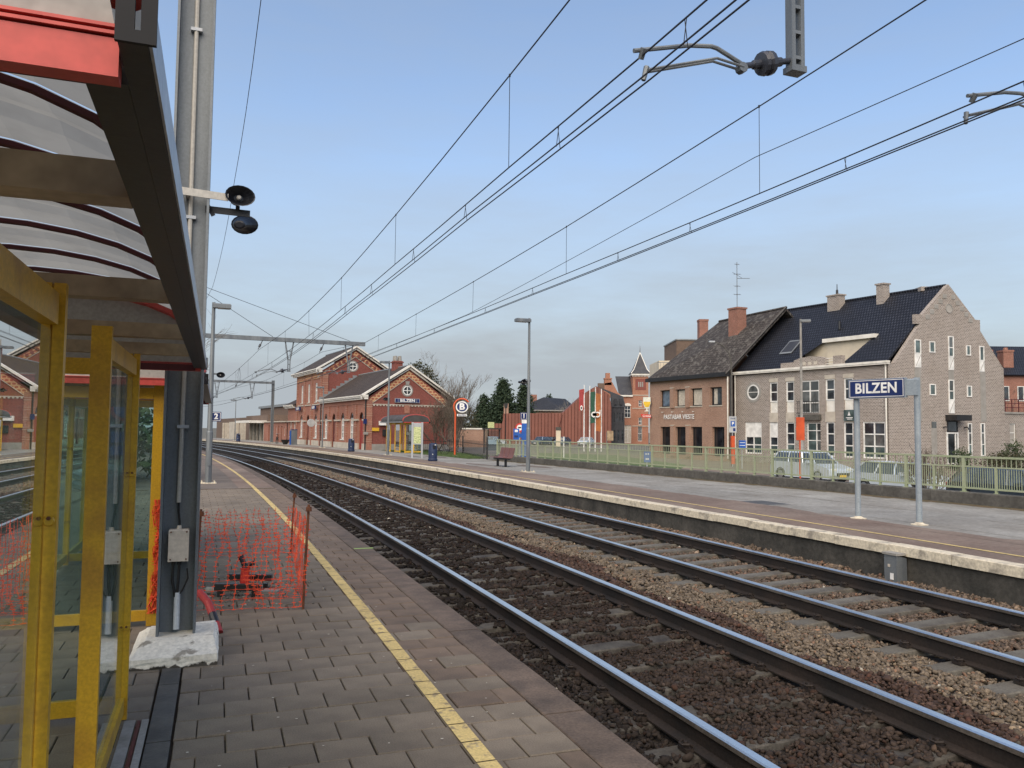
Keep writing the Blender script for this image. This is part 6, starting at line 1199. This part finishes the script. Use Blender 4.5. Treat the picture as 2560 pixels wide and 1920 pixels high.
# ================================================================== cars
def car(label,loc,rz,L_=4.2,W_=1.76,H_=1.45,paint='car_silver',belt=.92,roof0=.18,roof1=.66,hood=.30,plate=None,group=None,name='parked_car'):
    t=thing(name,label,'car',loc,rz,group); l=L_/2; w=W_/2; g=.20
    lower=[(-l,g+.18),(-l+.05,g),(l-.12,g),(l,g+.2),(l-.03,.62),(l-.22,.74),(l-L_*hood,belt),(-l+.08,belt+.03),(-l+.02,.7)]
    m=MB(); n=len(lower); ins=[.10 if i in (0,3,4,8) else .04 for i in range(n)]
    rings=[]
    for yy,k in ((-w+.0,1),(-w+.06,0),(w-.06,0),(w-.0,1)):
        rings.append([(x*(1-.02*k),yy,z+(.03*k if z>.5 else 0)-(0.02*k if z>.8 else 0)) for (x,z) in lower])
    vs=[p for r in rings for p in r]; fs=[tuple(range(n-1,-1,-1)),tuple(range(3*n,4*n))]
    for r in range(3): fs+=[(r*n+i,r*n+(i+1)%n,(r+1)*n+(i+1)%n,(r+1)*n+i) for i in range(n)]
    m.add(vs,fs); m.build('body',[paint],t)
    xa,xb=-l+.10,l-L_*hood+.08; ra,rb=-l+L_*roof0,-l+L_*roof1; wb,wr=w-.07,w-.24
    B=[(xa,-wb,belt),(xb,-wb,belt),(xb,wb,belt),(xa,wb,belt)]; T_=[(ra,-wr,H_-.05),(rb,-wr,H_-.05),(rb,wr,H_-.05),(ra,wr,H_-.05)]
    m=MB(); m.add(B+T_,[(0,1,5,4),(1,2,6,5),(2,3,7,6),(3,0,4,7)]); m.build('cabin_glass',['car_glass'],t)
    m=MB(); ov=[(ra-.03,-wr-.015,H_-.06),(rb+.06,-wr-.015,H_-.06),(rb+.06,wr+.015,H_-.06),(ra-.03,wr+.015,H_-.06)]; ot=[(ra+.12,-wr+.12,H_),(rb-.12,-wr+.12,H_),(rb-.12,wr-.12,H_),(ra+.12,wr-.12,H_)]; m.add(ov+ot,[(3,2,1,0),(4,5,6,7),(0,1,5,4),(1,2,6,5),(2,3,7,6),(3,0,4,7)])
    for i in range(4): m.bar(Vector(B[i])*1.002,Vector(T_[i])*1.002,.07,.07)
    for f in (.40,.72):
        for sg in (-1,1): xx=xa+(xb-xa)*f; xt=ra+(rb-ra)*min(1,max(0,(f-.1)/.8)); m.bar((xx,sg*(wb+.005),belt),(xt,sg*(wr+.005),H_-.05),.06,.05)
    m.build('roof',[paint],t)
    for x in (-l+L_*.19,l-L_*.20):
        for sg in (-1,1):
            wq=MB().lathe([(.0,-.10),(.25,-.10),(.31,-.08),(.315,0),(.31,.08),(.25,.10),(.0,.10)],18,(x,sg*(w-.09),.315),axis='y').build('wheel',['tyre'],t); MB().lathe([(.0,-.115),(.08,-.115),(.19,-.106),(.205,-.10)] if sg<0 else [(.205,.10),(.19,.106),(.08,.115),(.0,.115)],14,(x,sg*(w-.09),.315),axis='y').build('rim',['rim'],wq); MB().lathe([(.0,-.012),(.36,-.012),(.36,.012),(.0,.012)],16,(x,sg*(w-.012),.33),axis='y').build('arch',['car_black'],t)
    for sg in (-1,1):
        MB().bbox(l-.16,l-.035,sg*(w-.36)-.16,sg*(w-.36)+.16,.60,.74,.03).build('headlight',['glass_white'],t); MB().bbox(-l-.01,-l+.1,sg*(w-.2)-.1,sg*(w-.2)+.1,.68,.90,.02).build('tail_light',['red_sign'],t); MB().bbox(xb-.45,xb-.27,sg*(w+.08)-.09,sg*(w+.08)+.09,belt+.0,belt+.14,.03).build('mirror',[paint],t)
        m=MB()
        for f in (.30,.60): m.box(-l+L_*f,-l+L_*f+.14,sg*(w+.004)-.01,sg*(w+.004)+.01,.76,.79)
        m.build('door_handle',[paint],t)
    MB().box(l-.005,l+.012,-.45,.45,.36,.52).build('grille',['car_black'],t); MB().box(l-.0,l+.02,-.26,.26,.42-.12,.42,).build('number_plate',['beer_yellow' if plate else 'sign_white'],t)
    MB().box(-l+.2,l-.2,-w+.1,w-.1,.12,.24).build('underbody',['car_black'],t)
    return t
hd=math.atan2(-.9,.43)
car('silver people carrier parked behind the railing, leftmost of the three near cars',(16.2,43.4,ZS),hd,4.3,1.78,1.56,'car_silver',.98,.10,.62,.27,plate=1)
car('silver saloon parked behind the railing and the BILZEN board posts',(16.2,33.0,ZS),hd,4.3,1.74,1.42,'car_silver',.90,.16,.62,.30)
car('dark blue car with red tail light parked behind railing at right edge',(17.0,26.8,ZS),hd,4.3,1.76,1.44,'car_dark',.90,.12,.60,.32)
for label,x,y,rz,pt in (('small silver car before the brick red cladding, leftmost, by the bus shelter',-2.9,132,-.2,'car_silver'),('grey car before the red cladding right of tall lamp post',5.3,141,-2.2,'car_blue'),('blue car in the middle before the red cladding',8.9,140,-2.0,'car_blue'),('pale silver car before the red cladding below the flagpoles',13.0,140,-2.0,'car_silver'),('dark car half hidden between the grey and the blue car',7.2,146,-2.1,'car_black')): car(label,(x,y,ZS),rz,4.1,1.74,1.45,pt)
# ================================================================== flagpoles, lamps and signs behind the railing
def flagpole(label,x,y,h,flag=None):
    t=thing('flagpole',label,'flagpole',(x,y,ZS)); MB().tube([(0,0,0),(0,0,h)],[.085,.06],8).build('pole',['sign_white'],t); MB().lathe([(.0,0),(.07,.03),(.05,.1),(.0,.12)],8,(0,0,h)).build('finial',['sign_white'],t)
    if flag:
        for i,(mt,x0,x1,z0_,z1) in enumerate(flag):
            m=MB(); nx,nz=6,10; vs=[]
            for a in range(nx+1):
                for b in range(nz+1): f=a/nx; g_=b/nz; X_=x0+(x1-x0)*f; vs.append((X_,.10*sin(X_*5+g_*4)-.08-.002*i,z0_+(z1-z0_)*g_-abs(X_)*.18))
            m.add(vs,[(a*(nz+1)+b,(a+1)*(nz+1)+b,(a+1)*(nz+1)+b+1,a*(nz+1)+b+1) for a in range(nx) for b in range(nz)]); fl=m.build('flag' ,[mt],t)
    return t
fp=flagpole('leftmost white flagpole with narrow red and white flag',9.05,100,8.2,[('flag_red',-.65,-.03,5.2,7.8)]); MB().lathe([(.32,-.02),(.32,.0),(.17,.0),(.17,-.02)],16,(-.36,-.22,5.4),axis='y',sx=.5).build('flag_emblem',['sign_white'],fp)
flagpole('second white flagpole from the left without a flag',9.8,100.5,8.1); fp=flagpole('third white flagpole from the left with green and orange flag',10.45,100,7.9,[('flag_green',-.62,-.04,3.6,7.5),('flag_orange',.04,.68,2.6,7.3)])
for x in (-.2,.24): MB().lathe([(.36,-.03),(.36,.0),(.2,.0),(.2,-.03)],18,(x,-.26,4.6),axis='y').build('flag_emblem',['sign_white'],fp)
MB().lathe([(.18,-.03),(.18,.0),(.0,.0)],12,(.3,-.27,4.6),axis='y').build('flag_emblem',['flag_orange'],fp); MB().box(.5,.6,-.30,-.26,4.6,5.2).build('flag_emblem',['sign_white'],fp)
flagpole('rightmost white flagpole, bare, next to orange flag',11.2,100,7.7)
lamp_pole('plain grey street lamp before the grey brick building facade',0,0,0,9.0,arm=1,r=.09,loc=(16.3,45,ZS),rz=-.2,name='street_lamp',gal='concrete',alen=.5)
t=thing('street_lamp','dark street lamp with long curved arm in front of pasta bar roof','lamp post',(17.05,62,ZS)); MB().tube([(0,0,0),(0,0,7.2),(-.03,0,8.0),(-.2,0,8.7),(-.6,0,9.25),(-1.05,0,9.5),(-1.4,0,9.6)],[.10,.07,.06,.05,.045,.04,.04],8).build('pole',['concrete_wall'],t); MB().bbox(-1.75,-1.3,-.1,.1,9.54,9.66,.03).build('lamp_head',['galv_light'],t)
t=thing('old_lamp','thin dark lantern post before the dark evergreens','lamp post',(-.55,75,ZS)); MB().tube([(0,0,0),(0,0,4.6)],.05,6).build('pole',['black_steel'],t); MB().prism([(-.12,4.6),(.12,4.6),(.2,5.05),(-.2,5.05)],-.15,.15,'xz').build('lantern',['black_steel'],t)
def sign(name,label,loc,rz,parts,h,post='galv_light',r=.04):
    t=thing(name,label,'sign',loc,rz); MB().tube([(0,0,0),(0,0,h)],r,8).build('post',[post],t)
    for nm,mt,a,b,c,d,*e in parts: MB().bbox(a,b,-.06-(.006*e[0] if e else 0),-.03-(.006*e[0] if e else 0),c,d,.008).build(nm,[mt],t)
    return t
t=sign('road_sign','back of an orange red road sign on its post before grey building',(14.5,40.3,ZS),.3,[('panel','orange_red',-.24,.24,2.2,3.35)],3.3,'orange_red'); MB().box(-.26,.26,-.03,-.01,2.75,2.80).build('stiffener',['orange_red'],t)
t=sign('parking_sign','white zone parking sign with blue P at the joint between pasta bar and grey building',(16.55,60,ZS),.15,[('panel','sign_grey',-.30,.30,2.55,3.75),('blue_field','blue_sign',-.17,.17,3.0,3.4,1)],3.7); text('lettering','P',.34,'sign_white',t,(0,-.075,3.2),UP,.003,.01); text('lettering','ZONE',.14,'navy',t,(0,-.062,3.6),UP,.003,.002); MB().bbox(.02,.2,-.07,-.058,2.65,2.88,.004).build('clock_field',['navy'],t); MB().box(-.12,.14,-.1,.1,.2,2.3).build('cabinet',['orange_red'],t)
sign('blue_sign','blue sign with pale pictograms below the parking sign',(16.4,57,ZS),.1,[('panel','blue_sign',-.25,.25,1.45,2.0),('stripe','sign_white',-.2,.2,1.62,1.66,1),('stripe','sign_white',-.2,.2,1.82,1.86,1)],2.0)
t=sign('blue_sign','small blue sign seen through the railing below the red clad gable',(8.2,48.5,ZS),.1,[('panel','blue_sign',-.2,.2,.70,1.35),('stripe','sign_white',-.12,-.03,1.15,1.25,1),('stripe','sign_white',.03,.12,1.15,1.25,1),('stripe','sign_white',-.1,.1,.85,.95,1)],1.3)
t=thing('blue_pylon','tall blue information pylon with white top just left of the tall lamp post','sign',(.93,58,ZS)); MB().bbox(-.2,.2,-.08,.08,0,3.05,.01).build('panel',['blue_sign'],t); MB().bbox(-.2,.2,-.085,.085,3.05,3.4,.02).build('top',['sign_white'],t)
t=thing('road_sign','red ringed round sign above a small blue plate left of the pylon','sign',(.62,61,ZS)); MB().tube([(0,0,0),(0,0,2.9)],.04,8).build('post',['galv_light'],t); MB().lathe([(.0,-.05),(.33,-.05),(.33,-.03),(.0,-.03)],20,(0,0,2.75),axis='y').build('disc',['red_sign'],t); MB().lathe([(.0,-.056),(.22,-.056),(.22,-.051),(.0,-.051)],20,(0,0,2.75),axis='y').build('disc_field',['sign_white'],t); MB().bar((-.12,-.06,2.75),(.12,-.06,2.75),.012,.10).build('symbol',['black_plastic'],t); MB().box(-.3,.3,-.05,-.03,2.0,2.3).build('plate',['blue_sign'],t)
t=sign('blue_sign','blue guide sign with white and dark marks left of the round sign',(.33,55,ZS),0,[('panel','blue_sign',-.2,.2,1.9,2.65),('mark','sign_white',-.1,.1,2.42,2.58,1),('mark','navy',-.13,.13,2.05,2.2,1)],2.6)
t=thing('bus_shelter','small dark framed glass bus shelter behind the maroon bench','shelter',(-3.0,88,ZS)); 
for x in (0,1.7): MB().box(x-.08,x+.08,-.08,.08,0,2.6).build('post',['black_steel'],t)
MB().box(-.2,1.9,-.5,1.0,2.6,2.75).build('roof',['black_steel'],t); MB().box(.1,1.6,-.02,.02,.3,2.5).build('glass_pane',['glass_clear'],t,uv=False); MB().box(.4,1.1,-.1,.0,2.76,3.4).build('sign',['map_green'],t)
t=thing('garden_wall','low brick garden wall with white coping left of the red cladding','wall',(-10.5,118,ZS)); MB().box(0,7.0,0,.3,0,2.6).build('wall',['brick_pasta'],t); MB().box(-.1,7.1,-.1,.4,2.6,2.8).build('coping',['white_paint'],t)
t=thing('notice_board','brown wooden notice box on a post before the black house','sign',(13.7,115,ZS)); MB().box(-.06,.06,0,.1,0,2.4).build('post',['galv'],t); MB().bbox(.0,.9,-.1,.1,1.2,2.6,.02).build('case',['brown_beam'],t)
t=thing('litter_post','pale stone gate post with lamp before the red cladding',"post",(7.3,125,ZS)); MB().box(-.35,.35,-.3,.3,0,2.6).build('pillar',['render_cream'],t); MB().box(-.4,.4,-.35,.35,2.6,3.1).build('cap',['concrete_wall'],t)
t=thing('white_marker','thin white marker pole standing on the lawn behind the railing','pole',(4.9,75,ZS)); MB().tube([(0,0,0),(0,0,2.0)],.06,6).build('pole',['sign_white'],t)
# ================================================================== behind the near platform (seen through the shelters)
t=thing('guard_rail','galvanised steel guard rail with curved end behind the shelters','guard rail',(-5.9,12.4,ZP)); pth=[(-14,10,.75),(-8,6,.75),(-3,2.5,.75),(-1.0,1.0,.75),(-.2,.2,.72),(.05,-.15,.68),(-.1,-.45,.62),(-.4,-.6,.58)]
for dz in (0,-.14): MB().tube([(x,y,z+dz+.2) for x,y,z in pth],.07,7,True).build('beam',['galv_light'],t)
for x,y in ((-.3,.3),(-3,2.5),(-6,4.7),(-9.5,7.1)): MB().box(x-.05,x+.05,y-.05,y+.05,-.1,.9).build('post',['galv'],t)
for i,(x,y,rx,ry,h) in enumerate(((-13,24,3,3,1.9),(-19,26,4,3,2.4),(-25,27,4,3,2.2),(-31,30,4,3,2.6))): leafy('hedge_bush',['dark green bush behind the shelters, nearest to the guard rail','dark green bush behind the shelters, second from guard rail','dark green bush behind the shelters, third from guard rail','dark green bush behind the shelters, farthest left'][i],(x,y,.16),blob(rx,ry,h*.7,h*.7),'hedge',2200,.2,cat='bush',seed=50+i)
bare_tree('bare_tree','bare street tree seen through the near shelter glass',(-16,38,.16),7.5,61,'bark',5,.5,.14)
t=thing('brick_house','red brick house beyond the street on the left, seen through shelter glass','building',(-34,36,.16),.35); MB().box(0,12,0,9,0,5.5).build('wall',['brick_red2'],t); m=MB(); slab(m,(-.4,-.4,5.4),(12.4,-.4,5.4),(12.4,4.5,8.6),(-.4,4.5,8.6)); slab(m,(-.4,9.4,5.4),(12.4,9.4,5.4),(12.4,4.502,8.602),(-.4,4.502,8.602)); m.build('roof',['tile_dark'],t); P=lambda u,w,z:(u,w-.12,z)
for x in (1,4,7,10): window(t,P,x,x+1.2,1.0,2.4,mu=(.5,),dep=.1); window(t,P,x,x+1.2,3.5,4.8,mu=(.5,),dep=.1)
t=sign('road_sign','blue and red no stopping sign beyond the shelters',(-9.2,19,.16),.4,[('plate','blue_sign',-.25,.25,1.35,1.6),('plate','blue_sign',-.25,.25,1.05,1.28)],2.5); MB().lathe([(.0,-.05),(.30,-.05),(.30,-.035),(.0,-.035)],20,(0,0,2.15),axis='y').build('disc',['red_sign'],t); MB().lathe([(.0,-.06),(.22,-.06),(.22,-.052),(.0,-.052)],20,(0,0,2.15),axis='y').build('disc_field',['blue_sign'],t)
t=thing('parapet','grey concrete parapet along the street behind the shelters','wall',(-10,21,.16),.35)
for k in range(8): MB().bbox(-2.0*k-1.97,-2.0*k,0,.25,0,.85,.02).build('panel',['render_grey'],t)
